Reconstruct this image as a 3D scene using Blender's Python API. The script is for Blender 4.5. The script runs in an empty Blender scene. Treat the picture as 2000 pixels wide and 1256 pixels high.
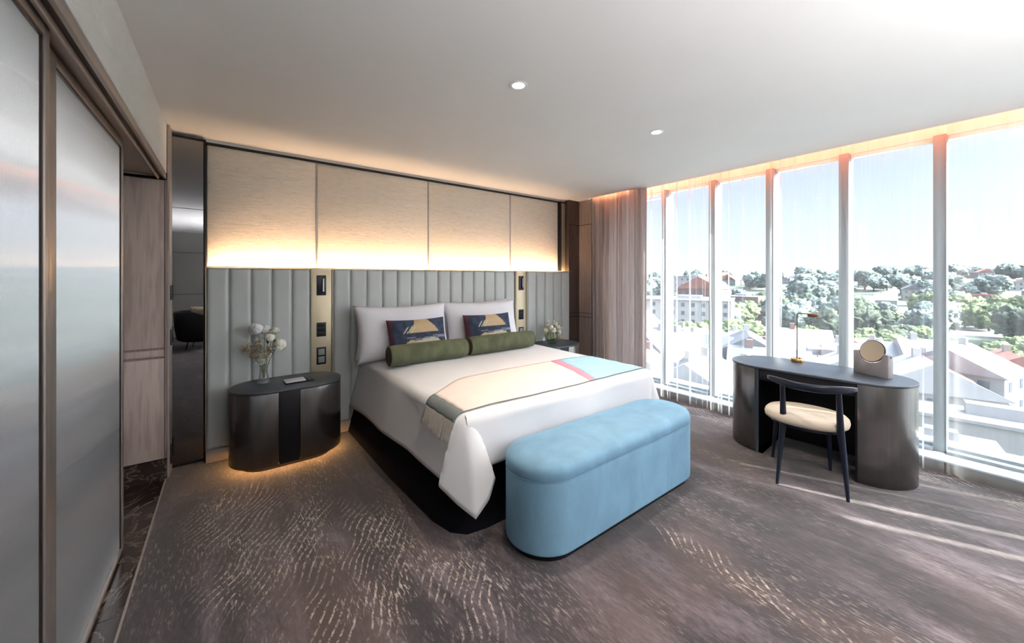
import bpy, bmesh, math, random
from mathutils import Vector, Matrix, noise
PI = math.pi
R = math.radians
sin, cos = math.sin, math.cos
sc = bpy.context.scene

# ------------------------------------------------------------------ camera
cd = bpy.data.cameras.new('camera'); cam = bpy.data.objects.new('camera', cd)
sc.collection.objects.link(cam); sc.camera = cam
cam.location = (0, 0, 1.48)
cam.rotation_euler = (R(90), 0, -R(37.034))
cd.sensor_fit = 'HORIZONTAL'; cd.sensor_width = 36; cd.lens = 735.6/2000*36
cd.shift_y = -(628-542)/2000
cd.clip_start = 0.02; cd.clip_end = 4000

# ------------------------------------------------------------------ colour management
sc.view_settings.view_transform = 'Standard'; sc.view_settings.look = 'None'
sc.view_settings.exposure = 0.40; sc.view_settings.gamma = 1; sc.view_settings.use_curve_mapping = False
cy = sc.cycles
cy.use_denoising = True
cy.max_bounces = 10; cy.diffuse_bounces = 6; cy.glossy_bounces = 5; cy.transmission_bounces = 8; cy.transparent_max_bounces = 24
cy.sample_clamp_indirect = 6; cy.caustics_reflective = False; cy.caustics_refractive = False
cy.blur_glossy = 0.5

# ------------------------------------------------------------------ sun + sky
SUN = Vector((0.41*cos(R(33)), -0.912*cos(R(33)), sin(R(33)))).normalized()
sd = bpy.data.lights.new('sun', 'SUN'); so = bpy.data.objects.new('sun', sd); sc.collection.objects.link(so)
sd.energy = 21; sd.angle = R(0.6); sd.color = (1, 0.93, 0.84)
so.rotation_euler = SUN.to_track_quat('Z', 'Y').to_euler()

w = bpy.data.worlds.new('sky'); sc.world = w; w.use_nodes = True
nt = w.node_tree; nt.nodes.clear()
tc = nt.nodes.new('ShaderNodeTexCoord'); sp = nt.nodes.new('ShaderNodeSeparateXYZ')
nt.links.new(tc.outputs['Generated'], sp.inputs[0])
rp = nt.nodes.new('ShaderNodeValToRGB'); cr = rp.color_ramp
cr.elements[0].position = 0.0; cr.elements[0].color = (0.93, 0.95, 1.0, 1)
cr.elements[1].position = 1.0; cr.elements[1].color = (0.42, 0.60, 0.95, 1)
e = cr.elements.new(0.10); e.color = (0.80, 0.87, 1.0, 1)
e = cr.elements.new(0.25); e.color = (0.60, 0.74, 1.0, 1)
nt.links.new(sp.outputs['Z'], rp.inputs[0])
dt = nt.nodes.new('ShaderNodeVectorMath'); dt.operation = 'DOT_PRODUCT'; dt.inputs[1].default_value = SUN
nm = nt.nodes.new('ShaderNodeVectorMath'); nm.operation = 'NORMALIZE'
nt.links.new(tc.outputs['Generated'], nm.inputs[0]); nt.links.new(nm.outputs[0], dt.inputs[0])
mx = nt.nodes.new('ShaderNodeMath'); mx.operation = 'MAXIMUM'; mx.inputs[1].default_value = 0
nt.links.new(dt.outputs['Value'], mx.inputs[0])
pw = nt.nodes.new('ShaderNodeMath'); pw.operation = 'POWER'; pw.inputs[1].default_value = 6
nt.links.new(mx.outputs[0], pw.inputs[0])
gm = nt.nodes.new('ShaderNodeMixRGB'); gm.blend_type = 'MIX'; gm.inputs[1].default_value = (0, 0, 0, 1); gm.inputs[2].default_value = (20.0, 20.0, 21.0, 1)
nt.links.new(pw.outputs[0], gm.inputs[0])
ad = nt.nodes.new('ShaderNodeMixRGB'); ad.blend_type = 'ADD'; ad.inputs[0].default_value = 1
nt.links.new(rp.outputs[0], ad.inputs[1]); nt.links.new(gm.outputs[0], ad.inputs[2])
bg = nt.nodes.new('ShaderNodeBackground'); bg.inputs['Strength'].default_value = 0.92
ow = nt.nodes.new('ShaderNodeOutputWorld')
# the sky brightens overhead, well above what the windows frame
up = nt.nodes.new('ShaderNodeMapRange'); up.interpolation_type = 'SMOOTHSTEP'; up.inputs[1].default_value = .22; up.inputs[2].default_value = .75; up.inputs[3].default_value = 1; up.inputs[4].default_value = 3.0
nt.links.new(sp.outputs['Z'], up.inputs[0])
sk = nt.nodes.new('ShaderNodeVectorMath'); sk.operation = 'SCALE'; nt.links.new(ad.outputs[0], sk.inputs[0]); nt.links.new(up.outputs[0], sk.inputs['Scale'])
nt.links.new(sk.outputs[0], bg.inputs[0]); nt.links.new(bg.outputs[0], ow.inputs[0])

# ------------------------------------------------------------------ helpers
COL = sc.collection
class N:
    """tiny node builder"""
    def __init__(s, name):
        s.m = bpy.data.materials.new(name); s.m.use_nodes = True; s.t = s.m.node_tree; s.t.nodes.clear()
        s.out = s.t.nodes.new('ShaderNodeOutputMaterial')
    def n(s, typ, inp=None, **kw):
        x = s.t.nodes.new('ShaderNode'+typ)
        for k, v in kw.items(): setattr(x, k, v)
        for k, v in (inp or {}).items():
            if isinstance(v, bpy.types.NodeSocket): s.t.links.new(v, x.inputs[k])
            else: x.inputs[k].default_value = v
        return x
    def obj(s): return s.n('TexCoord').outputs['Object']
    def map(s, vec, scale=(1, 1, 1), rot=(0, 0, 0), loc=(0, 0, 0)):
        return s.n('Mapping', {'Vector': vec, 'Scale': scale, 'Rotation': rot, 'Location': loc}).outputs[0]
    def noise(s, vec, scale=5, detail=3, rough=.5, dist=0):
        return s.n('TexNoise', {'Vector': vec, 'Scale': scale, 'Detail': detail, 'Roughness': rough, 'Distortion': dist}).outputs['Fac']
    def ramp(s, fac, stops):
        x = s.n('ValToRGB', {0: fac}); c = x.color_ramp
        c.elements[0].position, c.elements[0].color = stops[0][0], col(stops[0][1])
        c.elements[1].position, c.elements[1].color = stops[-1][0], col(stops[-1][1])
        for p, q in stops[1:-1]:
            e = c.elements.new(p); e.color = col(q)
        return x.outputs[0]
    def math(s, op, a, b=0.0, c=None):
        d = {0: a, 1: b}
        if c is not None: d[2] = c
        return s.n('Math', d, operation=op).outputs[0]
    def mix(s, f, a, b, bt='MIX'):
        return s.n('MixRGB', {0: f, 1: a if isinstance(a, bpy.types.NodeSocket) else col(a), 2: b if isinstance(b, bpy.types.NodeSocket) else col(b)}, blend_type=bt).outputs[0]
    def bump(s, h, strength=.3, dist=.01):
        return s.n('Bump', {'Height': h, 'Strength': strength, 'Distance': dist}).outputs[0]
    def bsdf(s, color, rough=.5, metal=0, nrm=None, **kw):
        d = {'Base Color': color if isinstance(color, bpy.types.NodeSocket) else col(color), 'Roughness': rough, 'Metallic': metal}
        for k, v in kw.items(): d[k.replace('_', ' ')] = v
        x = s.n('BsdfPrincipled', d)
        if nrm is not None: s.t.links.new(nrm, x.inputs['Normal'])
        return x.outputs[0]
    def done(s, sh):
        s.t.links.new(sh, s.out.inputs[0]); return s.m
def col(c):
    if len(c) == 3: return (c[0], c[1], c[2], 1)
    return c
def srgb(r, g, b):
    f = lambda v: (v/255/12.92) if v/255 <= .04045 else ((v/255+.055)/1.055)**2.4
    return (f(r), f(g), f(b), 1)
def simple(name, c, rough=.5, metal=0, var=.06, scale=30, bump=.0, bdist=.002, stretch=(1, 1, 1), **kw):
    """principled material with a soft procedural variation of colour and surface"""
    m = N(name); v = m.map(m.obj(), stretch)
    f = m.noise(v, scale, 3)
    c = col(c)
    lo = tuple(x*(1-var) for x in c[:3]); hi = tuple(min(1, x*(1+var)) for x in c[:3])
    cc = m.ramp(f, [(.3, lo), (.7, hi)])
    nr = m.bump(m.noise(v, scale*6, 2), bump, bdist) if bump else None
    return m.done(m.bsdf(cc, rough, metal, nr, **kw))

class MB:
    def __init__(s): s.v = []; s.f = []; s.uv = None
    def add(s, vs, fs, M=None):
        o = len(s.v)
        s.v += [tuple(M @ Vector(p)) if M is not None else tuple(p) for p in vs]
        s.f += [tuple(i+o for i in f) for f in fs]; return s
    def box(s, a, b, M=None):
        x0, y0, z0 = a; x1, y1, z1 = b
        return s.add([(x0,y0,z0),(x1,y0,z0),(x1,y1,z0),(x0,y1,z0),(x0,y0,z1),(x1,y0,z1),(x1,y1,z1),(x0,y1,z1)],
                     [(0,3,2,1),(4,5,6,7),(0,1,5,4),(1,2,6,5),(2,3,7,6),(3,0,4,7)], M)
    def prism(s, pts, z0, z1, M=None, cap=True):
        n = len(pts)
        vs = [(x, y, z0) for x, y in pts] + [(x, y, z1) for x, y in pts]
        fs = [(i, (i+1) % n, n+(i+1) % n, n+i) for i in range(n)]
        if cap: fs += [tuple(range(n-1, -1, -1)), tuple(range(n, 2*n))]
        return s.add(vs, fs, M)
    def rings(s, rings, cap=True, M=None, closed=True):
        n = len(rings[0]); vs = [p for r in rings for p in r]; fs = []
        for k in range(len(rings)-1):
            for i in range(n if closed else n-1):
                j = (i+1) % n; fs.append((k*n+i, k*n+j, (k+1)*n+j, (k+1)*n+i))
        if cap:
            fs.append(tuple(range(n-1, -1, -1))); fs.append(tuple((len(rings)-1)*n+i for i in range(n)))
        return s.add(vs, fs, M)
    def lathe(s, prof, n=24, M=None, cap=True):
        return s.rings([[(r*cos(2*PI*i/n), r*sin(2*PI*i/n), z) for i in range(n)] for r, z in prof], cap, M)
    def tube(s, path, r, n=8, cap=True, M=None):
        P = [Vector(p) for p in path]; rr = r if isinstance(r, (list, tuple)) else [r]*len(P)
        rg = []; up = Vector((0, 0, 1)); t0 = (P[1]-P[0]).normalized()
        if abs(t0.dot(up)) > .9: up = Vector((1, 0, 0))
        a = t0.cross(up).normalized()
        for i, p in enumerate(P):
            t = (P[min(i+1, len(P)-1)]-P[max(i-1, 0)]).normalized()
            a = (a - t*a.dot(t)).normalized(); b = t.cross(a)
            rg.append([tuple(p+(a*cos(2*PI*k/n)+b*sin(2*PI*k/n))*rr[i]) for k in range(n)])
        return s.rings(rg, cap, M)
    def grid(s, fn, nu, nv, M=None):
        vs = [fn(i/nu, j/nv) for i in range(nu+1) for j in range(nv+1)]
        fs = [(i*(nv+1)+j, (i+1)*(nv+1)+j, (i+1)*(nv+1)+j+1, i*(nv+1)+j+1) for i in range(nu) for j in range(nv)]
        return s.add(vs, fs, M)
    def build(s, name, mat, parent=None, smooth=False, bevel=0, solid=0, seg=2, subsurf=0, angle=35):
        me = bpy.data.meshes.new(name); me.from_pydata(s.v, [], s.f); me.update()
        bm = bmesh.new(); bm.from_mesh(me); bmesh.ops.recalc_face_normals(bm, faces=bm.faces)
        if bevel:
            ed = [e for e in bm.edges if len(e.link_faces) == 2 and e.calc_face_angle(0) > R(angle)]
            bmesh.ops.bevel(bm, geom=ed, offset=bevel, segments=seg, affect='EDGES', profile=.5, clamp_overlap=True)
        bm.to_mesh(me); bm.free()
        if smooth or bevel:
            me.polygons.foreach_set('use_smooth', [True]*len(me.polygons))
            me.set_sharp_from_angle(angle=R(50))
        if mat: me.materials.append(mat)
        o = bpy.data.objects.new(name, me); COL.objects.link(o)
        if parent is not None: o.parent = parent
        if solid:
            md = o.modifiers.new('thickness', 'SOLIDIFY'); md.thickness = solid; md.offset = 0
        if subsurf:
            md = o.modifiers.new('smooth', 'SUBSURF'); md.levels = subsurf; md.render_levels = subsurf
        return o
def box(a, b): return MB().box(a, b)
def stadium(hx, hy, n=20, e=2.0):
    """plan of a pill: straight along x (half length hx) with round ends of radius hy"""
    L = hx-hy; p = []
    for i in range(n+1):
        t = -PI/2+PI*i/n; p.append((L+hy*cos(t), hy*sin(t)))
    for i in range(n+1):
        t = PI/2+PI*i/n; p.append((-L+hy*cos(t), hy*sin(t)))
    return p
def thing(name, label, cat, loc=(0, 0, 0), rz=0, group=None):
    o = bpy.data.objects.new(name, None); COL.objects.link(o); o.location = loc; o.rotation_euler = (0, 0, rz)
    o.empty_display_size = .1
    return tag(o, label, cat, group)
def tag(o, label, cat, group=None):
    o['label'] = label; o['category'] = cat
    if group: o['group'] = group
    return o
def struct(o, label=None):
    o['kind'] = 'structure'
    if label: o['label'] = label
    return o
def copy_tree(o, parent=None, loc=None, rz=None):
    c = o.copy(); COL.objects.link(c); c.parent = parent
    for ch in list(o.children): copy_tree(ch, c)
    if loc is not None: c.location = loc
    if rz is not None: c.rotation_euler = (0, 0, rz)
    return c

# ------------------------------------------------------------------ materials
M = {}
def mk_carpet():
    m = N('carpet'); P = m.obj()
    big = m.noise(m.map(P, (1.0, .35, 1)), 1.1, 3, .55, .6)
    mid = m.noise(m.map(P, (1.0, .22, 1), loc=(3, 1, 0)), 5.5, 5, .62, .5)
    grain = m.noise(m.map(P, (1.0, .25, 1)), 70, 3, .7)
    f = m.math('ADD', m.math('MULTIPLY', big, .62), m.math('MULTIPLY', mid, .55))
    f = m.math('ADD', f, m.math('MULTIPLY', m.math('SUBTRACT', grain, .5), .30))
    base = m.ramp(f, [(.50, (.011, .0065, .008)), (.575, (.027, .018, .021)), (.65, (.070, .052, .060)), (.75, (.155, .125, .137))])
    # warm brown patches
    wb = m.noise(m.map(P, (1, .6, 1), loc=(7, 3, 0)), 1.6, 2)
    base = m.mix(m.ramp(wb, [(.5, (0, 0, 0)), (.66, (.45, .45, .45))]), base, (.085, .050, .038))
    # pale woven strokes
    sx = m.n('SeparateXYZ', {0: P})
    def blob(x, y, rx, ry):
        d = m.map(P, (1/rx, 1/ry, 0), loc=(-x/rx, -y/ry, 0))
        g = m.n('TexGradient', {'Vector': d}, gradient_type='SPHERICAL').outputs['Fac']
        return m.math('MINIMUM', m.math('MULTIPLY', g, 2.2), 1.0)
    blobs = None
    for b in ((.05, 2.95, .30, .50), (.33, 2.42, .42, .42), (.62, 2.15, .30, .45), (.50, 1.80, .40, .30), (.86, 1.62, .30, .42), (.12, 2.3, .3, .35),
              (2.02, .85, .10, .6), (4.18, .2, .16, 1.2), (4.1, 1.9, .2, .7)):
        q = blob(*b); blobs = q if blobs is None else m.math('MAXIMUM', blobs, q)
    wob = m.noise(m.map(P, (1, 1, 1)), 2.3, 2, .5, .3)
    wv = m.n('TexWave', {'Vector': m.map(P, (1, 1.1, 1), rot=(0, 0, .5)), 'Scale': 8.5, 'Distortion': 15.0, 'Detail': 1.0, 'Detail Scale': .30, 'Detail Roughness': .35}, wave_type='BANDS').outputs['Fac']
    ln = m.ramp(wv, [(.78, (0, 0, 0)), (.90, (1, 1, 1))])
    gaps = m.ramp(m.noise(m.map(P, (1, .5, 1), loc=(2, 2, 0)), 5, 4, .65), [(.44, (0, 0, 0)), (.52, (1, 1, 1))])
    brk = m.ramp(m.noise(m.map(P, (1, .6, 1)), 70, 3, .7), [(.44, (0, 0, 0)), (.56, (1, 1, 1))])
    k = m.math('MULTIPLY', m.math('MULTIPLY', ln, gaps), m.math('MULTIPLY', blobs, brk))
    base = m.mix(m.math('MULTIPLY', k, .75), base, (.46, .37, .31))
    spk = m.noise(m.map(P, (1, .16, 1), rot=(0, 0, .12)), 110, 2, .6)
    spk = m.ramp(spk, [(.56, (0, 0, 0)), (.64, (1, 1, 1))])
    smask = m.ramp(m.noise(m.map(P, (1, .45, 1), loc=(5, 9, 0)), 3.2, 4, .6), [(.46, (0, 0, 0)), (.60, (1, 1, 1))])
    spk = m.math('MULTIPLY', spk, m.math('MULTIPLY', smask, m.math('ADD', m.math('MULTIPLY', blobs, .55), .28)))
    base = m.mix(spk, base, (.50, .42, .37))
    nr = m.bump(m.noise(P, 320, 2), .5, .004)
    return m.done(m.bsdf(base, .95, 0, nr, Sheen_Weight=.25))
M['carpet'] = mk_carpet()
def mk_marble():
    m = N('dark_marble'); P = m.obj()
    v = m.noise(m.map(P, (1, .5, 1), rot=(0, 0, .5)), 3.5, 6, .6, 1.6)
    d = m.math('ABSOLUTE', m.math('SUBTRACT', v, .5))
    vein = m.ramp(d, [(.0, (.30, .26, .22)), (.006, (.10, .08, .07)), (.02, (.030, .021, .019))])
    cl = m.noise(P, 1.7, 3)
    c = m.mix(m.ramp(cl, [(.4, (0, 0, 0)), (.75, (.6, .6, .6))]), vein, (.045, .030, .026))
    return m.done(m.bsdf(c, .16))
M['marble'] = mk_marble()
M['ceiling'] = simple('ceiling_paint', (.80, .80, .79), .9, var=.015, scale=2)
M['wall'] = simple('pale_wall_paint', (.72, .70, .68), .8, var=.02, scale=3)
M['greywall'] = simple('grey_wall_panel', (.33, .33, .31), .7, var=.04, scale=3)
def mk_wood(name, c0, c1, c2, rot=0, loc=(0, 0, 0)):
    m = N(name); P = m.map(m.obj(), (1, 1, 1), loc=loc)
    w_ = m.n('TexWave', {'Vector': m.map(P, (1, 1, .10)), 'Scale': 22.0, 'Distortion': 7.0, 'Detail': 2.0, 'Detail Scale': 1.0}, wave_type='RINGS', rings_direction='Z').outputs['Fac']
    g = m.noise(m.map(P, (1, 1, .03)), 140, 3, .6)
    f = m.math('ADD', m.math('MULTIPLY', w_, .35), m.math('MULTIPLY', g, .65))
    c = m.ramp(f, [(.30, c0), (.5, c1), (.72, c2)])
    return m.done(m.bsdf(c, .5, 0, m.bump(f, .15, .002)))
M['oak'] = mk_wood('limed_oak', (.38, .295, .26), (.44, .35, .31), (.52, .42, .38), loc=(.66, -3.6, 0))
M['walnut'] = mk_wood('dark_oak', (.035, .022, .019), (.055, .036, .031), (.085, .06, .05))
M['oak2'] = mk_wood('brown_oak', (.20, .15, .135), (.27, .205, .19), (.33, .26, .24))
M['bronze'] = simple('bronze_metal', (.36, .325, .30), .38, .7, var=.05, scale=8)
M['bronze_dark'] = simple('dark_bronze', (.06, .045, .04), .4, .8, var=.05)
M['champagne'] = simple('champagne_metal', (.50, .435, .31), .42, .75, var=.04, scale=6, stretch=(1, 1, .05))
M['black'] = simple('black_lacquer', (.007, .007, .010), .4, var=.1, Specular_IOR_Level=.25)
M['blackmetal'] = simple('black_metal', (.02, .022, .032), .35, .6, var=.05)
M['beige'] = simple('beige_metal', (.38, .33, .30), .5, .3, var=.04)
M['bulk'] = simple('white_ribbed_board', (.82, .83, .83), .6, var=.02)
M['mirror'] = simple('smoked_mirror', (.24, .24, .25), .015, 1, var=.0)
def mk_doorglass():
    m = N('reeded_frosted_glass'); P = m.obj()
    wv = m.n('TexWave', {'Vector': P, 'Scale': 38.0, 'Distortion': .0}, wave_type='BANDS', bands_direction='Y', wave_profile='SIN').outputs['Fac']
    nr = m.bump(wv, .25, .0015)
    tan = m.n('CombineXYZ', {'X': 0, 'Y': 0, 'Z': 1}).outputs[0]
    g = m.n('BsdfAnisotropic', {'Color': (.80, .83, .85, 1), 'Roughness': .28, 'Anisotropy': .98, 'Normal': nr, 'Tangent': tan})
    d = m.n('BsdfDiffuse', {'Color': (.52, .56, .58, 1), 'Normal': nr})
    t = m.n('BsdfTranslucent', {'Color': (.4, .42, .43, 1)})
    a = m.n('MixShader', {0: .25, 1: d.outputs[0], 2: t.outputs[0]})
    b = m.n('MixShader', {0: .68, 1: a.outputs[0], 2: g.outputs[0]})
    return m.done(b.outputs[0])
M['doorglass'] = mk_doorglass()
def mk_stone():
    m = N('rippled_silk_panel'); P = m.obj()
    v = m.noise(m.map(P, (1, 1, 7)), 1.6, 4, .6, .8)
    d = m.math('ABSOLUTE', m.math('SUBTRACT', m.math('FRACT', m.math('MULTIPLY', v, 9)), .5))
    line = m.ramp(d, [(.0, (0, 0, 0)), (.07, (1, 1, 1))])
    fine = m.noise(m.map(P, (1, 1, 9)), 14, 4, .6, .4)
    h = m.math('ADD', m.math('MULTIPLY', line, .4), fine)
    c = m.ramp(fine, [(.3, (.80, .70, .585)), (.7, (.90, .81, .69))])
    c = m.mix(m.math('MULTIPLY', m.math('SUBTRACT', 1.0, line), .25), c, (.40, .33, .25))
    return m.done(m.bsdf(c, .75, 0, m.bump(h, .5, .008)))
M['stone'] = mk_stone()
M['leather'] = simple('pale_grey_leather', (.50, .535, .53), .34, var=.03, scale=5, bump=.1, bdist=.001, Coat_Weight=.1, Coat_Roughness=.4)
M['linen'] = simple('white_bed_linen', (.70, .70, .72), .9, var=.015, scale=4, bump=.12, bdist=.002, Sheen_Weight=.1)
M['pillow'] = simple('white_pillow_cotton', (.86, .86, .91), .9, var=.015, scale=6, bump=.1, bdist=.002)
M['valance'] = simple('black_bed_valance', (.005, .005, .008), .95, var=.2, bump=.2, Specular_IOR_Level=.1)
def mk_velvet(name, c, lo, hi, sc_=6, sheen=.6):
    m = N(name); P = m.obj()
    f = m.noise(m.map(P, (1, 1, .6)), sc_, 4, .6, .5)
    cc = m.ramp(f, [(.32, tuple(x*lo for x in c)), (.68, tuple(x*hi for x in c))])
    return m.done(m.bsdf(cc, .85, 0, m.bump(m.noise(P, 300, 2), .3, .002), Sheen_Weight=sheen, Sheen_Roughness=.4, Sheen_Tint=(c[0]*2, c[1]*2, c[2]*2, 1)))
M['bluevelvet'] = mk_velvet('sky_blue_velvet', (.145, .275, .385), .86, 1.12, 5, .35)
M['greenvelvet'] = mk_velvet('olive_green_velvet', (.075, .085, .045), .75, 1.4, 9, .4)
M['greenend'] = mk_velvet('dark_olive_velvet', (.045, .038, .025), .8, 1.2, 9, .2)
M['darkvelvet'] = mk_velvet('black_velvet', (.01, .01, .014), .8, 1.2, 6, .2)
M['cream'] = mk_velvet('cream_upholstery', (.56, .475, .385), .94, 1.05, 5, .2)
M['curtain'] = None
def mk_curtain():
    m = N('taupe_curtain_fabric'); P = m.obj()
    f = m.noise(m.map(P, (1, 1, .05)), 60, 3)
    c = m.ramp(f, [(.3, (.42, .36, .345)), (.7, (.52, .45, .43))])
    d = m.n('BsdfDiffuse', {'Color': c}); t = m.n('BsdfTranslucent', {'Color': c})
    a = m.n('MixShader', {0: .22, 1: d.outputs[0], 2: t.outputs[0]})
    return m.done(a.outputs[0])
M['curtain'] = mk_curtain()
def mk_sheer():
    m = N('white_sheer_voile')
    lw = m.n('LayerWeight', {'Blend': .5}).outputs['Facing']
    weave = m.noise(m.map(m.obj(), (1, 1, .02)), 45, 2)
    sm = m.n('MapRange', {0: lw, 1: .16, 2: .60, 3: 0.0, 4: .88}, interpolation_type='SMOOTHSTEP').outputs[0]
    f = m.math('ADD', sm, m.math('ADD', .11, m.math('MULTIPLY', m.math('SUBTRACT', weave, .5), .16)))
    f = m.n('Clamp', {0: f}).outputs[0]
    d = m.n('BsdfDiffuse', {'Color': (.86, .87, .88, 1)}); t = m.n('BsdfTranslucent', {'Color': (.86, .87, .88, 1)})
    a = m.n('MixShader', {0: .55, 1: d.outputs[0], 2: t.outputs[0]})
    b = m.n('MixShader', {0: f, 1: m.n('BsdfTransparent').outputs[0], 2: a.outputs[0]})
    return m.done(b.outputs[0])
M['sheer'] = mk_sheer()
def mk_winglass():
    m = N('clear_window_glass')
    fr = m.math('ADD', m.math('MULTIPLY', m.math('POWER', m.n('LayerWeight', {'Blend': .5}).outputs['Facing'], 4.0), .45), .02)
    b = m.n('MixShader', {0: fr, 1: m.n('BsdfTransparent', {'Color': (.95, .98, .98, 1)}).outputs[0], 2: m.n('BsdfGlossy', {'Roughness': .01, 'Color': (.8, .8, .8, 1)}).outputs[0]})
    return m.done(b.outputs[0])
M['winglass'] = mk_winglass()
M['alu'] = simple('pale_grey_aluminium', (.22, .255, .27), .45, .1, var=.03)
M['whitealu'] = simple('white_aluminium', (.80, .82, .82), .4, .1, var=.02)
M['ledge'] = simple('blue_grey_sill', (.42, .47, .50), .35, var=.03)
M['kick'] = simple('taupe_skirting_panel', (.17, .145, .115), .55, .2, var=.06, scale=4)
M['gun'] = None
def mk_gun():
    m = N('brushed_gunmetal'); P = m.obj()
    f = m.noise(m.map(P, (1, 1, .015)), 60, 3, .6)
    c = m.ramp(f, [(.3, (.17, .163, .16)), (.7, (.20, .192, .188))])
    wv = m.n('TexWave', {'Vector': P, 'Scale': 26.0, 'Distortion': 0.0}, wave_type='BANDS', bands_direction='DIAGONAL').outputs['Fac']
    return m.done(m.bsdf(c, .26, .92, m.bump(wv, .03, .001), Anisotropic=.5))
M['gun'] = mk_gun()
M['desktop'] = simple('charcoal_leather_top', (.042, .050, .066), .38, var=.08, scale=40, bump=.15, bdist=.001)
M['brass'] = simple('aged_brass', (.50, .30, .12), .28, .95, var=.08)
M['brasspole'] = simple('copper_brown_metal', (.16, .07, .04), .4, .35, var=.05)
M['marblegrey'] = simple('grey_marble', (.36, .34, .35), .35, var=.18, scale=9)
M['silver'] = simple('vanity_mirror_glass', (.72, .74, .72), .12, 1, var=0)
M['paper'] = simple('white_paper', (.75, .75, .76), .8, var=.01)
M['stem'] = simple('green_stem', (.10, .17, .04), .6, var=.2)
M['leaf'] = simple('green_leaf', (.07, .20, .035), .5, var=.35, scale=25)
M['petal'] = simple('ivory_petals', (.80, .80, .68), .7, var=.05, scale=20, Subsurface_Weight=.0)
M['petalw'] = simple('white_petals', (.85, .86, .88), .7, var=.03, scale=20)
M['petalc'] = simple('cream_petals', (.80, .71, .50), .7, var=.06, scale=20)
M['sprig'] = simple('dried_beige_blossom', (.62, .54, .40), .7, var=.3, scale=60)
def mk_glass(name, c=(1, 1, 1, 1)):
    m = N(name)
    fr = m.math('ADD', m.math('MULTIPLY', m.math('POWER', m.n('LayerWeight', {'Blend': .5}).outputs['Facing'], 3.0), .5), .04)
    lw = m.n('LayerWeight', {'Blend': .35}).outputs['Facing']
    a = m.n('MixShader', {0: m.math('MULTIPLY', lw, .35), 1: m.n('BsdfTransparent', {'Color': c}).outputs[0], 2: m.n('BsdfDiffuse', {'Color': (.25, .27, .27, 1)}).outputs[0]})
    b = m.n('MixShader', {0: fr, 1: a.outputs[0], 2: m.n('BsdfGlossy', {'Roughness': .03}).outputs[0]})
    return m.done(b.outputs[0])
M['vase'] = mk_glass('clear_vase_glass')
M['vasegreen'] = mk_glass('greenish_vase_glass', (.93, .96, .86, 1))
def mk_emit(name, c, s):
    m = N(name); return m.done(m.n('Emission', {'Color': col(c), 'Strength': s}).outputs[0])
M['led'] = mk_emit('warm_led', (1, .63, .36), 100)
M['led2'] = mk_emit('amber_led', (1, .20, .055), 36)
M['led3'] = mk_emit('orange_led', (1, .33, .12), 130)
M['ledn'] = mk_emit('nightstand_led', (1, .50, .15), 60)
M['lamp'] = mk_emit('downlight_lens', (1, .95, .85), 9)

# ================================================================== SETTING
HC = 2.61
WX = 4.235           # ceiling edge over the windows
# floor
struct(MB().add([(-.36,-5.4,0),(5.0,-5.4,0),(5.0,4.2,0),(-.36,4.2,0)], [(0,1,2,3)]).add([(-.36,-5.4,-.1),(5.0,-5.4,-.1),(5.0,4.2,-.1),(-.36,4.2,-.1)], [(0,1,2,3)]).build('floor', M['carpet']))
fm = struct(box((-2.2,-5.4,-.1), (-.369,4.2,0)).build('floor_marble', M['marble']))
struct(box((-.369,-5.4,-.05), (-.36,3.75,.004)).build('trim_1', M['beige']))
# grout joints of the marble strip
jt = MB()
for y in (-1.4, .0, 1.2, 2.35, 3.35): jt.box((-2.2, y, .0002), (-.372, y+.004, .0012))
struct(jt.build('trim_2', M['bronze_dark']))
# ceiling slab: room ceiling stops short of the glass and leaves a curtain slot
pts = [(-2.2,-5.4),(WX,-5.4),(WX,2.80),(4.14,3.0),(4.13,3.68),(4.18,3.70),(4.18,4.2),(-2.2,4.2)]
struct(MB().prism(pts, HC, HC+.08).build('ceiling', M['ceiling']))
struct(box((4.0,-5.4,HC+.32), (4.72,4.2,HC+.4)).build('ceiling_cove', M['ceiling']))
struct(box((WX-.14,-5.4,HC+.081), (WX-.11,2.9,HC+.32)).build('wall_cove', M['ceiling']))
# thin reveal line across the ceiling, seen in the smoked mirror
struct(box((-.36,-.30,HC-.004), (1.2,-.27,HC+.001)).build('trim_3', M['black']))
# back wall behind the bed
struct(box((-2.2,3.986,0), (5.0,4.2,HC+.3)).build('wall_back', M['wall']))
# far end of the suite, behind the camera, with panel joints
wf = struct(box((-2.2,-4.85,0), (4.6,-4.7,HC+.3)).build('wall_front', M['greywall']))
jj = MB()
for z in (1.05, 2.1): jj.box((-2.2,-4.70,z), (4.3,-4.692,z+.012))
for x in (-.4, .55, 1.5, 2.5, 3.5): jj.box((x,-4.70,.1), (x+.012,-4.692,2.1))
struct(jj.build('trim_4', M['bronze_dark']))
# passage behind the sliding doors
struct(box((-1.75,-5.4,0), (-1.65,3.95,2.6)).build('wall_left', M['wall']))
struct(box((-1.65,-5.4,2.5), (-.55,3.75,2.6)).build('ceiling_passage', M['wall']))
struct(box((-.5,-5.4,0), (-.40,-2.2,2.24)).build('wall_left_near', M['greywall']))
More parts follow.
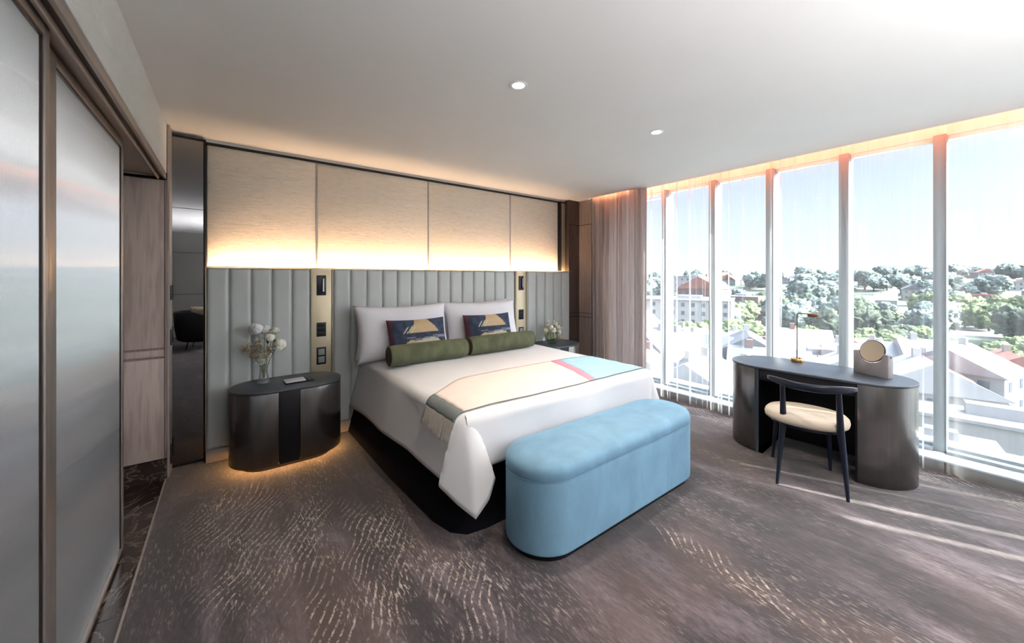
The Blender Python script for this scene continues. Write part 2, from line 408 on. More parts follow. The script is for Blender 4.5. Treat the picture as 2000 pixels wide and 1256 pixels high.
# oak panelled wall at the end of the passage
ow_ = thing('oak_wall_panel', 'limed oak panel with double groove above a dark marble skirting beside the sliding glass door', 'wall panel', (0,3.75,0))
MB().box((-1.65,0,.965), (-.372,.12,2.195)).box((-1.65,0,.15), (-.372,.12,.885)).box((-1.65,.0,.90), (-.372,.12,.95)).build('panel', M['oak'], ow_, bevel=.003)
MB().box((-1.65,.012,.15), (-.36,.15,2.2)).build('backing', M['oak2'], ow_)
MB().box((-.370,-.004,.15), (-.358,.15,2.2)).build('edge_strip', M['oak2'], ow_, bevel=.001)
struct(box((-1.65,3.75,2.215), (-.37,3.9,2.6)).build('wall_over_panel', M['wall']))
struct(box((-1.65,3.744,2.196), (-.362,3.9,2.214)).build('trim_5', M['black']))
struct(box((-1.65,3.738,0), (-.358,3.9,.147)).build('baseboard_left', M['marble']))
# pale jamb between oak and smoked mirror, with dark plates
struct(box((-.357,3.752,0), (-.345,3.93,HC)).build('trim_6', M['beige'] ))
for i, (z0, z1, lb) in enumerate(((1.31,1.42,'uppermost dark plate on the pale jamb beside the smoked mirror'), (.97,1.09,'middle dark plate on the pale jamb, level with the grooves of the oak'), (.08,.22,'lowest dark plate on the pale jamb, just above the floor'))):
    tag(box((-.345,3.80,z0), (-.338,3.86,z1)).build('strike_plate', M['blackmetal'], bevel=.002), lb, 'hinge plate', 'dark plates on the jamb')
# dark timber return at the window end
struct(MB().box((3.965,3.88,0), (4.18,4.0,HC)).build('wall_back_dark', M['walnut']))
st = MB()
for z in (2.245, .90, .955): st.box((3.965,3.874,z), (4.176,3.881,z+.008))
struct(st.build('trim_7', M['black']))
struct(MB().box((4.18,3.64,0), (4.3,4.0,HC)).build('wall_right', M['oak2']))
st = MB()
for z in (2.245, .90, .955): st.box((4.172,3.64,z), (4.1805,3.88,z+.008))
struct(st.build('trim_8', M['walnut']))
struct(box((4.3,3.3,0), (4.72,4.0,HC+.3)).build('wall_right_end', M['wall']))

# ------------------------------------------------------------------ bulkhead over the sliding doors
struct(MB().box((-.62,-5.4,2.302), (-.388,3.74,HC)).build('wall_bulkhead', M['wall']))
rb = MB(); n = 33; z0, z1 = 2.247, HC-.003; prof = []
for i in range(n):
    a = z0+(z1-z0)*i/n; b = z0+(z1-z0)*(i+1)/n; c = (a+b)/2; h = (b-a)
    prof += [(-.373, a+h*.12), (-.3605, a+h*.28), (-.3605, b-h*.28), (-.373, b-h*.12)]
prof = [(-.385, z0)] + prof + [(-.385, z1)]
rb.rings([[(x, y, z) for x, z in prof] for y in (-5.4, 3.755)], True)
tag(rb.build('ribbed_bulkhead_panel', M['bulk']), 'long white ribbed panel running under the ceiling above the sliding glass doors', 'panel')
tr = thing('sliding_door_track', 'bronze sliding door track and pelmet running along above the glass doors', 'door track')
MB().box((-.377,-2.1,2.205), (-.362,3.745,2.246)).build('fascia', M['bronze'], tr, bevel=.002)
MB().box((-.402,-2.1,2.222), (-.377,3.742,2.246)).build('groove', M['bronze_dark'], tr)
MB().box((-.412,-2.1,2.198), (-.400,3.742,2.246)).build('lip', M['beige'], tr, bevel=.003)
MB().box((-.66,-2.1,2.225), (-.412,3.742,2.30)).build('soffit', M['bronze'], tr)
# ------------------------------------------------------------------ sliding doors
def door(n, x, y0, y1, stiles, label):
    d = bpy.data.objects.new('door_%d' % n, None); COL.objects.link(d); struct(d, label)
    s0, s1 = stiles; zt = 2.215
    MB().box((x-.028,y0,.012), (x,y0+s0,zt)).box((x-.028,y1-s1,.012), (x,y1,zt)).box((x-.028,y0+s0,zt-.035), (x,y1-s1,zt)).box((x-.028,y0+s0,.012), (x,y1-s1,.03)).build('frame', M['bronze'], d, bevel=.0015)
    MB().box((x-.020,y0+s0,.03), (x-.010,y1-s1,zt-.035)).build('glass', M['doorglass'], d)
    MB().box((x-.022,y0+s0,.03), (x-.0045,y0+s0+.008,zt-.035)).box((x-.022,y1-s1-.008,.03), (x-.0045,y1-s1,zt-.035)).box((x-.022,y0+s0,zt-.043), (x-.0045,y1-s1,zt-.035)).build('gasket', M['bronze_dark'], d)
    return d
door(1, -.42, .55, 1.712, (.05, .035), 'near sliding door of reeded frosted glass in a bronze frame')
door(2, -.452, 1.80, 2.905, (.10, .03), 'far sliding door of reeded frosted glass beside the oak panel')
door(3, -.452, -.60, .60, (.05, .05), 'sliding door of reeded frosted glass behind the camera')
door(4, -.42, -1.8, -.55, (.05, .05), 'last sliding door of reeded frosted glass')
struct(box((-.5,-2.3,0), (-.40,-1.8,2.24)).build('wall_left_pier', M['greywall']))

# ------------------------------------------------------------------ windows
GX = 4.66
MY = [3.33, 2.73, 2.115, 1.525, .93, .343, -.245, -.835, -1.425, -2.015, -2.605, -3.195, -3.785, -4.4]
struct(box((4.34,-5.4,0), (4.36,3.35,.078)).build('baseboard_right', M['kick']))
struct(MB().box((4.325,-5.4,.078), (GX+.04,3.35,.092)).build('trim_9', M['ledge'], bevel=.002))
struct(MB().box((4.36,-5.4,-.1), (GX+.3,3.35,.078)).build('wall_sill', M['wall']))
struct(MB().box((GX-.06,-5.4,2.62), (GX+.03,3.35,HC+.32)).build('wall_over_window', M['ceiling']))
for i in range(len(MY)-1):
    ya, yb = MY[i+1], MY[i]
    wd = bpy.data.objects.new('window_%d' % (i+1), None); COL.objects.link(wd); struct(wd)
    MB().box((GX-.13,yb-.036,.092), (GX,yb+.036,2.62)).build('mullion', M['alu'], wd, bevel=.003)
    MB().box((GX+.012,yb-.030,.05), (GX+.06,yb+.030,2.66)).build('fin', M['whitealu'], wd, bevel=.003)
    MB().box((GX-.05,ya+.036,.092), (GX+.02,yb-.036,.125)).box((GX-.16,ya+.036,.092), (GX-.10,yb-.036,.115)).build('bottom_rail', M['alu'], wd, bevel=.002)
    MB().box((GX-.05,ya+.036,2.588), (GX+.02,yb-.036,2.63)).build('head_rail', M['whitealu'], wd, bevel=.002)
    MB().box((GX,ya+.03,.12), (GX+.008,yb-.03,2.6)).build('pane', M['winglass'], wd)
# amber LED in the curtain slot
lo = MB().box((4.40,-4.6,HC+.12), (4.41,3.2,HC+.135)); struct(lo.build('trim_led', M['led2']))

struct(box((4.143,2.86,HC+.05), (4.147,3.56,HC+.06)).build('trim_led_curtain', M['led3']))
# ------------------------------------------------------------------ illuminated panels above the headboard
YF = 3.965
px = [-.142, .672, 1.808, 2.962, 3.83]
nmw = ['leftmost textured cream wall panel above the headboard, next to the smoked mirror', 'second textured cream wall panel from the smoked mirror, above the left pillow',
       'third textured cream wall panel, above the gap between pillows and the right pillow', 'narrowest textured cream wall panel, nearest the curtain, above the right reading light']
for i in range(4):
    tag(MB().box((px[i]+.006,YF,1.50), (px[i+1]-.006,YF+.02,2.566)).build('textured_wall_panel', M['stone'], bevel=.004), nmw[i], 'wall panel', 'backlit wall panels')
st = MB().box((-.155,YF-.02,2.567), (3.965,YF+.02,2.583)).box((-.156,YF-.08,0), (-.141,YF+.02,2.583))
struct(st.build('trim_10', M['black']))
st = MB()
for x in px[1:4]: st.box((x-.006,YF-.004,1.50), (x+.006,YF+.02,2.566))
struct(st.build('trim_11', M['bronze']))
struct(box((-.16,YF-.005,2.583), (3.965,YF+.02,HC)).build('wall_upper_strip', M['wall']))
# bronze fin at the right end of the panels
MBf = MB().box((3.835,YF-.055,1.575), (3.845,YF+.02,2.58)); struct(MBf.build('trim_12', M['black']))
struct(box((3.846,YF-.012,1.575), (3.962,YF+.02,2.575)).build('trim_13', M['champagne']))
# warm LED strip hidden behind the top of the headboard
struct(box((-.13,3.876,1.530), (3.95,3.890,1.540)).build('trim_led_headboard', M['led']))

# ------------------------------------------------------------------ smoked mirror
mr = thing('smoked_mirror', 'tall narrow smoked mirror panel between the oak panel and the headboard', 'mirror', (-.345,3.925,0), R(2.6))
box((.0,-.006,.02), (.19,0,2.575)).build('glass', M['mirror'], mr)
box((-.001,-.004,0), (.19,.012,.0199)).build('bottom_trim', M['black'], mr)
box((-.001,-.004,2.576), (.19,.012,2.592)).build('top_trim', M['black'], mr)

# ------------------------------------------------------------------ headboard
HY0 = 3.845
hb = thing('headboard', 'pale grey channelled leather headboard stretching along the wall behind bed and bedside tables', 'headboard', (0,0,0))
def channels(xs, nm='upholstery'):
    mb = MB(); sg = 10
    for a, b in zip(xs[:-1], xs[1:]):
        def fn(u, v, a=a, b=b):
            x = a+(b-a)*u; e = min(u, 1-u)*(b-a); ez = min(v, 1-v)*1.45
            d = .020*(1-max(0, 1-e/.022)**2) if e < .022 else .020
            d2 = .012*(1-max(0, 1-ez/.02)**2) if ez < .02 else .012
            return (x, HY0+.02-d-d2*.6, .105+1.455*v)
        us = 16
        mb.grid(fn, us, 24)
    o = mb.build(nm, M['leather'], hb, smooth=True); return o
# non-uniform sampling near seams for a crisp piped edge
def channels2(xs, nm='upholstery'):
    mb = MB()
    tt = [0, .004, .009, .015, .022, .032]
    for a, b in zip(xs[:-1], xs[1:]):
        wdt = b-a; us = tt + [wdt*k/6 for k in range(2, 5)] + [wdt-t for t in reversed(tt)]
        vs = [0, .004, .01, .02, .04, .35, .7, 1.05, 1.415, 1.435, 1.445, 1.451, 1.455]
        def dep(t, L, r=.03): 
            e = min(t, L-t); return 1.0 if e >= r else math.sqrt(max(0, 1-(1-e/r)**2))
        P_ = [(a+u, HY0+.026-.026*dep(u, wdt)*dep(v, 1.455, .02), .105+v) for u in us for v in vs]
        nv = len(vs)
        F_ = [(i*nv+j, (i+1)*nv+j, (i+1)*nv+j+1, i*nv+j+1) for i in range(len(us)-1) for j in range(nv-1)]
        mb.add(P_, F_)
    return mb.build(nm, M['leather'], hb, smooth=True)
channels2([-.138, .008, .158, .306, .456, .602])
channels2([.795+(2.95-.795)*i/14 for i in range(15)])
channels2([3.16+(3.95-3.16)*i/5 for i in range(6)])
MB().box((-.14,HY0+.02,.1), (3.955,3.872,1.560)).build('backing', M['leather'], hb)
MB().box((-.142,HY0-.006,1.561), (3.96,3.874,1.569)).build('top_rail', M['champagne'], hb, bevel=.001)
MB().box((-.14,HY0+.004,0), (3.96,3.872,.10)).build('plinth', M['beige'], hb, bevel=.002)
for x in (-.142, .606, .784, 2.953, 3.140): MB().box((x,HY0-.004,.10), (x+.006,HY0+.02,1.56)).build('edge_trim', M['champagne'], hb)
pl = MB().box((.613,HY0-.004,.10), (.775,HY0+.02,1.56)).build('metal_plate', M['champagne'], hb, bevel=.001)
pl2 = MB().box((2.966,HY0-.004,.10), (3.128,HY0+.02,1.56)).build('metal_plate', M['champagne'], hb, bevel=.001)
yf = HY0-.004
def fittings(x, side):
    g = thing('reading_light', 'black recessed reading light in the metal plate %s' % side, 'reading light', (x,yf,0))
    MB().box((-.04,-.006,1.315), (.04,0,1.50)).build('plate', M['blackmetal'], g, bevel=.002)
    lb_ = MB().box((.004,-.022,1.345), (.03,-.006,1.475)).build('light_bar', M['blackmetal'], g, bevel=.003)
    MB().box((.008,-.0235,1.35), (.020,-.0221,1.47)).build('lens', M['paper'], lb_)
    s = thing('switch_panel', 'square dark glass switch panel midway up the metal plate %s' % side, 'switch', (x,yf,0))
    s = MB().box((-.04,-.005,.935), (.04,0,1.065)).build('plate', M['blackmetal'], s, bevel=.002)
    for k in range(3): MB().box((-.032,-.008,.945+k*.04), (.032,-.005,.975+k*.04)).build('switch_button', M['black'], s, bevel=.002)
    o = thing('power_outlet', 'black framed double outlet low on the metal plate %s' % side, 'power outlet', (x,yf,0))
    o = MB().box((-.04,-.005,.678), (.04,0,.836)).build('plate', M['black'], o, bevel=.002)
    for z in (.695, .765): MB().box((-.026,-.008,z), (.026,-.005,z+.056)).build('socket', M['alu'], o, bevel=.002)
fittings(.69, 'left of the bed'); fittings(3.045, 'right of the bed')

# ------------------------------------------------------------------ downlights
for i, (x, y, lb) in enumerate(((1.365,1.745,'round recessed ceiling downlight above the foot of the bed, the larger one in view'), (2.66,1.66,'round recessed ceiling downlight nearer the windows'),
                       (1.3,-.6,None), (2.7,-.6,None), (1.3,-2.4,None), (2.7,-2.4,None), (.3,2.8,None))):  # entries without a label are unseen, added behind the camera to light the room
    if i == 6: continue
    d = thing('downlight', lb or 'unseen recessed downlight added behind the camera to help light the room', 'downlight', (x,y,HC), 0, 'ceiling downlights')
    MB().rings([[(r*cos(2*PI*k/32), r*sin(2*PI*k/32), z) for k in range(32)] for r, z in ((.052,0),(.052,-.004),(.046,-.006),(.036,-.002),(.036,-.0001))], False).build('trim_ring', M['whitealu'], d, smooth=True)
    MB().lathe([(.0355,-.0025),(.0355,-.0005)], 24).build('lens', M['lamp'], d)
    ld = bpy.data.lights.new('downlight_spot', 'SPOT'); l = bpy.data.objects.new('downlight_spot', ld); COL.objects.link(l)
    l.parent = d; l.location = (0,0,-.012); ld.energy = 90; ld.color = (1,.86,.70); ld.spot_size = R(95); ld.spot_blend = .8; ld.shadow_soft_size = .03

# ================================================================== BED
BX0, BX1, BY0, BY1, BZ = 1.10, 2.90, 1.93, 3.84, .70
bed = thing('bed', 'king size bed made up in white linen over a black fabric base', 'bed', (1.95,2.85,0))
def P_(o):  # keep world coordinates for parts under an empty
    o.location = tuple(-v for v in o.parent.location); return o
vb = [(.925,3.86),(.95,2.8),(.99,2.12),(1.03,1.96),(1.10,1.885),(1.22,1.865),(2.75,1.865),(2.86,1.885),(2.93,1.96),(2.96,2.2),(2.98,3.86)]
vt = [(1.03,3.85),(1.035,2.8),(1.06,2.2),(1.09,2.04),(1.15,1.985),(1.24,1.97),(2.73,1.97),(2.82,1.985),(2.87,2.04),(2.88,2.2),(2.89,3.85)]
P_(MB().rings([[(x,y,0) for x,y in vb],[(a[0]*.5+b[0]*.5,a[1]*.5+b[1]*.5,.2) for a,b in zip(vb,vt)],[(x,y,.42) for x,y in vt]]).build('base', M['valance'], bed, smooth=True))
P_(MB().prism([(1.09,3.86),(1.09,2.05),(1.14,1.99),(2.82,1.99),(2.87,2.05),(2.87,3.86)], .421, .665).build('mattress', M['linen'], bed, bevel=.06, seg=4))
def duvet(a, b, off=0.0):
    """a: metres past the left (<0), inside (0..W) or past the right edge; b: metres in from the foot edge (<0 hangs)"""
    W = BX1-BX0
    xl = -a if a < 0 else (a-W if a > W else 0); side = -1 if a < 0 else 1
    yl = -b if b < 0 else 0
    cx = min(max(a, 0), W); cyy = max(b, 0)
    edge = min(cx, W-cx, cyy)
    crown = .018*min(1, edge/.25)
    wav = noise.noise(Vector((a*1.7, b*1.7, 3.1)))*.010 + noise.noise(Vector((a*5, b*5, 1.3)))*.003
    if xl == 0 and yl == 0:
        return Vector((BX0+cx, BY0+cyy, BZ-.018+crown+wav+off))
    ph = math.atan2(yl, xl); rho = math.hypot(xl, yl)
    def prof(r, flare):
        rr = .055
        if r < rr*1.5708:
            t = r/rr; return rr*sin(t), rr*(1-cos(t))
        q = r-rr*1.5708; return rr+q*flare, rr+q*math.sqrt(max(0, 1-flare*flare))
    k = sin(2*ph)
    base_flare = .24*cos(ph)**2 + .04*sin(ph)**2 if side < 0 else .26*cos(ph)**2+.04*sin(ph)**2
    o, d = prof(rho*(1+.10*k), base_flare+.02*k)
    # soft folds on the hanging sides
    if k < .02:
        s_ = (b if xl > 0 else a); fold = .010*sin(s_*7+1)*min(1, rho/.2) + .006*noise.noise(Vector((s_*4, rho*2, 7)))
        o += fold*min(1, rho/.12)
    else:
        o += .035*max(0, k)**1.5*min(1, rho/.3)
    ang = ph
    if side < 0: ang = ph + .30*k
    dx, dy = cos(ang), sin(ang)
    return Vector((BX0+cx+side*dx*(o+off), BY0+cyy-dy*(o+off), BZ-.018-d+wav*.3+off*.6))
mb = MB(); W = BX1-BX0; Lb = BY1-BY0
us = [-1+i/18 for i in range(18)] + [W*i/36 for i in range(37)] + [W+ (i+1)/18 for i in range(18)]
vs = [-1+i/18 for i in range(18)] + [Lb*i/34 for i in range(35)]
def ov(a_, b_):
    # overhang lengths: left side hangs lower toward the head
    t = min(max(b_/Lb, 0), 1)
    left = .385+.10*t; right = .40+.08*t
    return left, right
HF = .345
def cornerpt(s, t, _c={}):
    # the hanging corner of the square duvet: a pointed fold lying over the foot side
    if not _c:
        _c['h'] = [(0, duvet(-.385, 0)), (.10, Vector((BX0-.160, BY0-.005, .315))), (.30, Vector((BX0-.095, BY0-.095, .235))), (.50, Vector((BX0-.025, BY0-.178, .168))),
                   (.66, Vector((BX0+.065, BY0-.168, .235))), (.80, Vector((BX0+.135, BY0-.130, .315))), (.90, Vector((BX0+.11, BY0-.095, .36))), (1, duvet(0, -HF))]
        _c['a'] = duvet(0, 0)
    h = _c['h']; A = _c['a']
    for (t0, p0), (t1, p1) in zip(h[:-1], h[1:]):
        if t <= t1: H = p0.lerp(p1, (t-t0)/(t1-t0)); break
    L = .385+(HF-.385)*t; r = s*L; rr = .055
    def pf(r):
        if r < rr*1.5708: return rr*sin(r/rr), rr*(1-cos(r/rr))
        q = r-rr*1.5708; return rr+q*.2, rr+q*.98
    o, d = pf(r); o1, d1 = pf(L)
    mid = sin(PI*min(1, max(0, t)))**.45
    fo = (o/o1)*(1-mid)+s**.66*mid; fd = (d/d1)*(1-.5*mid)+s*.5*mid
    return Vector((A.x+(H.x-A.x)*fo, A.y+(H.y-A.y)*fo, A.z+(H.z-A.z)*fd))
pts = []
for u in us:
    for v in vs:
        b_ = v*HF if v < 0 else v
        if u < 0 and v < 0:
            s_ = max(-u, -v); t_ = .5*v/u if -u >= -v else 1-.5*u/v
            pts.append(tuple(cornerpt(s_, t_))); continue
        l_, r_ = ov(0, max(b_, 0))
        a_ = u*l_ if u < 0 else (W+(u-W)*r_ if u > W else u)
        pts.append(tuple(duvet(a_, b_)))
nv = len(vs)
fs = [(i*nv+j, (i+1)*nv+j, (i+1)*nv+j+1, i*nv+j+1) for i in range(len(us)-1) for j in range(nv-1)]
mb.add(pts, fs)
dv = mb.build('duvet', M['linen'], bed, smooth=True, solid=.012); P_(dv)

# throw across the foot of the bed
th = thing('throw_blanket', 'cream and pale blue wool throw with pink stripe and grey fringe across the bed foot', 'throw blanket', (1.95,2.15,BZ))
def throwpt(a, t, lift=.010):
    # a along the bed (negative hangs on the left), t 0 front .. 1 back
    q = min(max((a+.1)/.5, 0), 1); q = q*q*(3-2*q)
    back = .38+.24*q
    b = .0 + back*t
    p = duvet(a, b, lift); p.z += .0015*sin(t*22+a*5); return p
def strip(a0, a1, na, skew, name, mat, nt_=18, lift=.010, sol=.006):
    m_ = MB()
    def fn(u, v):
        s0 = a0[0]+(a0[1]-a0[0])*v; s1 = a1[0]+(a1[1]-a1[0])*v
        return tuple(throwpt(s0+(s1-s0)*u, v, lift))
    m_.grid(fn, na, nt_); o = m_.build(name, mat, th, smooth=True, solid=sol); P_(o); return o
M['cream_wool'] = simple('cream_peach_wool', (.76, .655, .60), .95, var=.03, scale=12, bump=.25, bdist=.002)
M['pink_wool'] = simple('rose_pink_wool', (.70, .26, .34), .95, var=.05, scale=30, bump=.25, bdist=.002)
M['blue_wool'] = simple('pale_blue_wool', (.34, .56, .66), .95, var=.05, scale=30, bump=.25, bdist=.002)
M['grey_wool'] = simple('dark_grey_wool', (.13, .15, .15), .95, var=.10, scale=60, bump=.3, bdist=.002)
M['fringe'] = simple('pale_wool_fringe', (.52, .48, .43), .95, var=.1)
P1, P2 = (1.10, 1.26), (1.17, 1.36)
strip((.005, .005), (1.10, 1.26), 40, 0, 'cream_section', M['cream_wool'])
strip(P1, P2, 4, 0, 'pink_stripe', M['pink_wool'])
strip(P2, (W+.02, W+.02), 26, 0, 'blue_section', M['blue_wool'])
strip((-.075, -.075), (.005, .005), 6, 0, 'grey_end_band', M['grey_wool'])
# front hem in grey
mh = MB(); path = [tuple(throwpt(-.07+(W+.08)*i/90, 0, .013)) for i in range(91)]
mh.tube(path, .0035, 6); P_(mh.build('front_hem', M['grey_wool'], th, smooth=True))
fr = MB(); random.seed(4)
for i in range(60):
    t = i/59; l = .115+random.uniform(-.012, .012); dt_ = random.uniform(-.015, .015)
    pp = []
    for k in range(5):
        q = k/4; p = throwpt(-.073-l*q, min(1.02, max(-.02, t+dt_*q)), .012+.004*q*random.random()); pp.append(tuple(p))
    fr.tube(pp, [.0022, .0026, .0024, .0022, .0014], 5)
fo = fr.build('fringe', M['fringe'], th, smooth=True); P_(fo); fo['kind'] = 'stuff'

# ------------------------------------------------------------------ pillows, cushions, bolsters
def pillow_mesh(w_, h_, t_, pinch=.06, n_=22, seed=0):
    m_ = MB()
    def f(u, v, s):
        x = 2*u-1; y = 2*v-1
        e = (1-abs(x)**2.4)*(1-abs(y)**2.4)
        th_ = t_/2*max(0, e)**.5
        # corners stick out, edges bow in
        xx = x*w_/2*(1-pinch*(1-y*y)*abs(x)**3*1.0); yy = y*h_/2*(1-pinch*1.3*(1-x*x)*abs(y)**3)
        nz = noise.noise(Vector((x*1.6+seed, y*1.6, s)))*.012*min(1, e*3) + noise.noise(Vector((x*4+seed, y*4, s)))*.004*min(1, e*3)
        return (xx, s*(th_)+nz, yy)
    m_.grid(lambda u, v: f(u, v, 1), n_*2, n_); m_.grid(lambda u, v: f(u, v, -1), n_*2, n_)
    return m_
def weld(o, d=.0006):
    bm = bmesh.new(); bm.from_mesh(o.data); bmesh.ops.remove_doubles(bm, verts=bm.verts, dist=d)
    bmesh.ops.recalc_face_normals(bm, faces=bm.faces); bm.to_mesh(o.data); bm.free()
    o.data.polygons.foreach_set('use_smooth', [True]*len(o.data.polygons)); return o
def place(o, loc, tilt=0, rz=0, ry=0):
    o.location = loc; o.rotation_euler = (R(tilt), R(ry), R(rz)); return o
pls = [((1.395, 3.60, .955), -14, 1, 'large white pillow propped in front on the left side of the bed', 1),
       ((2.305, 3.60, .955), -14, -1, 'large white pillow propped in front on the right side of the bed', 3)]
for loc, ti, rz, lb, sd_ in pls:
    o = weld(pillow_mesh(.95, .54, .23, .085, seed=sd_).build('pillow', M['pillow'])); place(o, loc, ti, rz)
    tag(o, lb, 'pillow', 'white bed pillows')
for loc, ti, rz, lb, sd_ in [((1.415, 3.745, .95), -8, 0, 'large white pillow behind the front left pillow, against the headboard', 6), ((2.30, 3.745, .96), -8, 0, 'large white pillow behind the front right pillow, against the headboard', 8)]:
    o = weld(pillow_mesh(.93, .52, .15, .085, seed=sd_).build('pillow', M['pillow'])); place(o, loc, ti, rz)
    tag(o, lb, 'pillow', 'white bed pillows')
# printed cushions: colour belongs to the cloth print
def mk_print():
    m = N('painterly_print'); at = m.n('Attribute', attribute_name='print').outputs['Color']
    g = m.noise(m.map(m.obj(), (1, 1, 3)), 40, 4, .7)
    c = m.mix(m.math('MULTIPLY', g, .35), at, (.10, .09, .08), 'MIX')
    return m.done(m.bsdf(c, .9, 0, m.bump(m.noise(m.obj(), 400, 2), .2, .002)))
M['print'] = mk_print()
def print_col(x, y):
    """x,y in 0..1 on the cushion face, y up"""
    n1 = noise.noise(Vector((x*9, y*26, 1)))*.045; n2 = noise.noise(Vector((x*5, y*4, 9)))*.05
    tan_, crm, navy, blu, mar = (.60,.45,.27), (.66,.60,.44), (.010,.024,.060), (.018,.050,.115), (.09,.018,.035)
    c = navy if noise.noise(Vector((x*8, y*8, 4))) < .05 else blu
    if x+n2 < .07: c = mar
    if .60+n1*.3 < y < 1.0:
        l_ = .33+(1-y)*-.0; lw_ = .30+(.60-y)*-.38; rw_ = .82-(y-.60)*.42
        if lw_+n2*.6 < x < rw_+n1*.4: c = tan_
    if .02 < y < .43+n1:
        top = .43-((x-.55)/.48)**4*.5
        if y < top+n1 and x > .16+(.43-y)*-.0+n2: c = crm if x > .42 or y < .2 else (.60,.47,.30)
    if y > .43 and y < .52 and x > .25 and noise.noise(Vector((x*3, y*60, 2))) > .12: c = (.25,.30,.38)
    if .60 < y < .78:
        for k in range(3):
            if abs((x-(.21+.06*k)) - (y-.60)*.55) < .010: c = crm
    if (x-.36)**2*2.6+(y-.27)**2 < .0014: c = (.02,.03,.06)
    return (*c, 1)
def cushion(loc, ti, rz, lb, seed):
    o = weld(pillow_mesh(.585, .37, .19, .055, 46, seed).build('printed_cushion', M['print']), .0004)
    at = o.data.color_attributes.new('print', 'FLOAT_COLOR', 'POINT')
    for i, v in enumerate(o.data.vertices):
        at.data[i].color = print_col(v.co.x/.575+.5, v.co.z/.36+.5)
    place(o, loc, ti, rz); return tag(o, lb, 'cushion', 'small printed cushions')
cushion((1.455, 3.425, .905), -16, 0, 'small navy and tan printed cushion leaning on the left pillow', 11)
cushion((2.265, 3.425, .905), -16, -2, 'small navy and tan printed cushion leaning on the right pillow', 14)
def bolster(loc, L, r, rz, lb):
    b = thing('bolster', lb, 'bolster', loc, rz, 'green velvet bolsters')
    n_ = 28; rg = []
    for k in range(25):
        x = -L/2+L*k/24; e = min(k, 24-k)/24
        rr = r*(1-.10*(1-min(1, e*8))**2)
        rg.append([(x, (rr+.003*noise.noise(Vector((x*6, i*.5, 2))))*cos(2*PI*i/n_), (rr+.003*noise.noise(Vector((x*6, i*.5, 5))))*sin(2*PI*i/n_)) for i in range(n_)])
    cv = MB().rings(rg, False).build('cover', M['greenvelvet'], b, smooth=True)
    for s in (-1, 1):
        pr = [(r*.90, 0), (r*.86, .004), (r*.5, .010), (r*.1, .006), (r*.02, .006)]
        MB().lathe(pr, n_, Matrix.Translation((s*(L/2-.001),0,0)) @ Matrix.Rotation(s*PI/2, 4, 'Y')).build('end_cap', M['greenend'], b, smooth=True)
        MB().tube([(s*L/2, r*.90*cos(2*PI*k/24), r*.90*sin(2*PI*k/24)) for k in range(25)], .004, 6, False).build('piping', M['greenend'], cv, smooth=True)
bolster((1.475, 3.215, .80), .74, .092, R(-1), 'olive green velvet bolster on the left half of the bed')
bolster((2.30, 3.235, .80), .80, .092, R(0), 'olive green velvet bolster on the right half of the bed')

# ------------------------------------------------------------------ bench
bn = thing('ottoman_bench', 'long pill-shaped pale blue velvet ottoman bench at the foot of the bed', 'bench', (2.023,1.61,0))
hx, hy = .797, .22
def off_stadium(d, n=24): return stadium(hx+d, hy+d, n)
MB().prism(off_stadium(-.025), 0, .035).build('plinth', M['black'], bn, bevel=.002)
rg = []
for d, z in ((-.008,.035),(-.001,.04),(0,.05),(0,.30),(0,.405),(-.004,.415),(-.010,.420)): rg.append([(x, y, z) for x, y in off_stadium(d)])
bdy = MB().rings(rg).build('body', M['bluevelvet'], bn, smooth=True)
rg = []
for d, z in ((-.010,.421),(-.003,.424),(.0,.435),(.002,.455),(-.004,.478),(-.018,.494),(-.045,.505),(-.09,.511),(-.15,.514),(-.2,.515)): rg.append([(x, y, z) for x, y in off_stadium(d)])
MB().rings(rg).build('seat_cushion', M['bluevelvet'], bn, smooth=True)
p = [(x, y, .4195) for x, y in off_stadium(-.001)]; MB().tube(p+[p[0]], .0035, 6, False).build('piping', M['bluevelvet'], bdy, smooth=True)

# ------------------------------------------------------------------ nightstands
def nightstand(loc, lb):
    t = thing('nightstand', lb, 'bedside table', loc, 0, 'bedside tables')
    hx, hy = .40, .245
    S = stadium(hx, hy, 28)
    S0 = stadium(hx-.003, hy-.003, 28)
    # body in two metal shells around a black centre
    n_ = len(S0)
    right = [p for p in S0 if p[0] >= .055]; left = [p for p in S0 if p[0] <= -.085]
    MB().prism([(.055,-hy+.003)]+[p for p in S0[:29]]+[(.055,hy-.003)], .05, .60).build('cabinet_shell', M['gun'], t, smooth=True, bevel=.001)
    MB().prism([(-.09,hy-.003)]+[p for p in S0[29:]]+[(-.09,-hy+.003)], .05, .60).build('cabinet_shell', M['gun'], t, smooth=True, bevel=.001)
    MB().box((-.088,-hy+.006,.05), (.053,hy-.006,.60)).build('drawer_front', M['black'], t, bevel=.002)
    MB().prism(stadium(hx-.08, hy-.08), 0, .05).build('plinth', M['black'], t)
    MB().prism(S, .601, .618).build('top', M['desktop'], t, smooth=True, bevel=.004)
    # LED under the body
    pl_ = [(x, y, .047) for x, y in stadium(hx-.045, hy-.045)]
    MB().tube(pl_+[pl_[0]], .004, 6, False).build('led_strip', M['ledn'], t)
    return t
nightstand((.40,3.605,0), 'oval dark metal bedside table with glowing base left of the bed')
nightstand((3.38,3.605,0), 'oval dark metal bedside table mostly hidden behind the right side of the bed')
# notepad on its tray
nt_ = thing('notepad_tray', 'black leather tray holding a small white notepad and pen on the left bedside table', 'notepad tray', (.47,3.575,.619), R(3))
MB().box((-.105,-.07,0), (.105,.07,.008)).build('tray', M['black'], nt_, bevel=.003)
MB().box((-.10,-.055,.008), (.045,.058,.016)).build('notepad', M['paper'], nt_, bevel=.001)
MB().tube([(.072,-.055,.013), (.072,.06,.013)], .004, 8).build('pen', M['alu'], nt_, smooth=True)

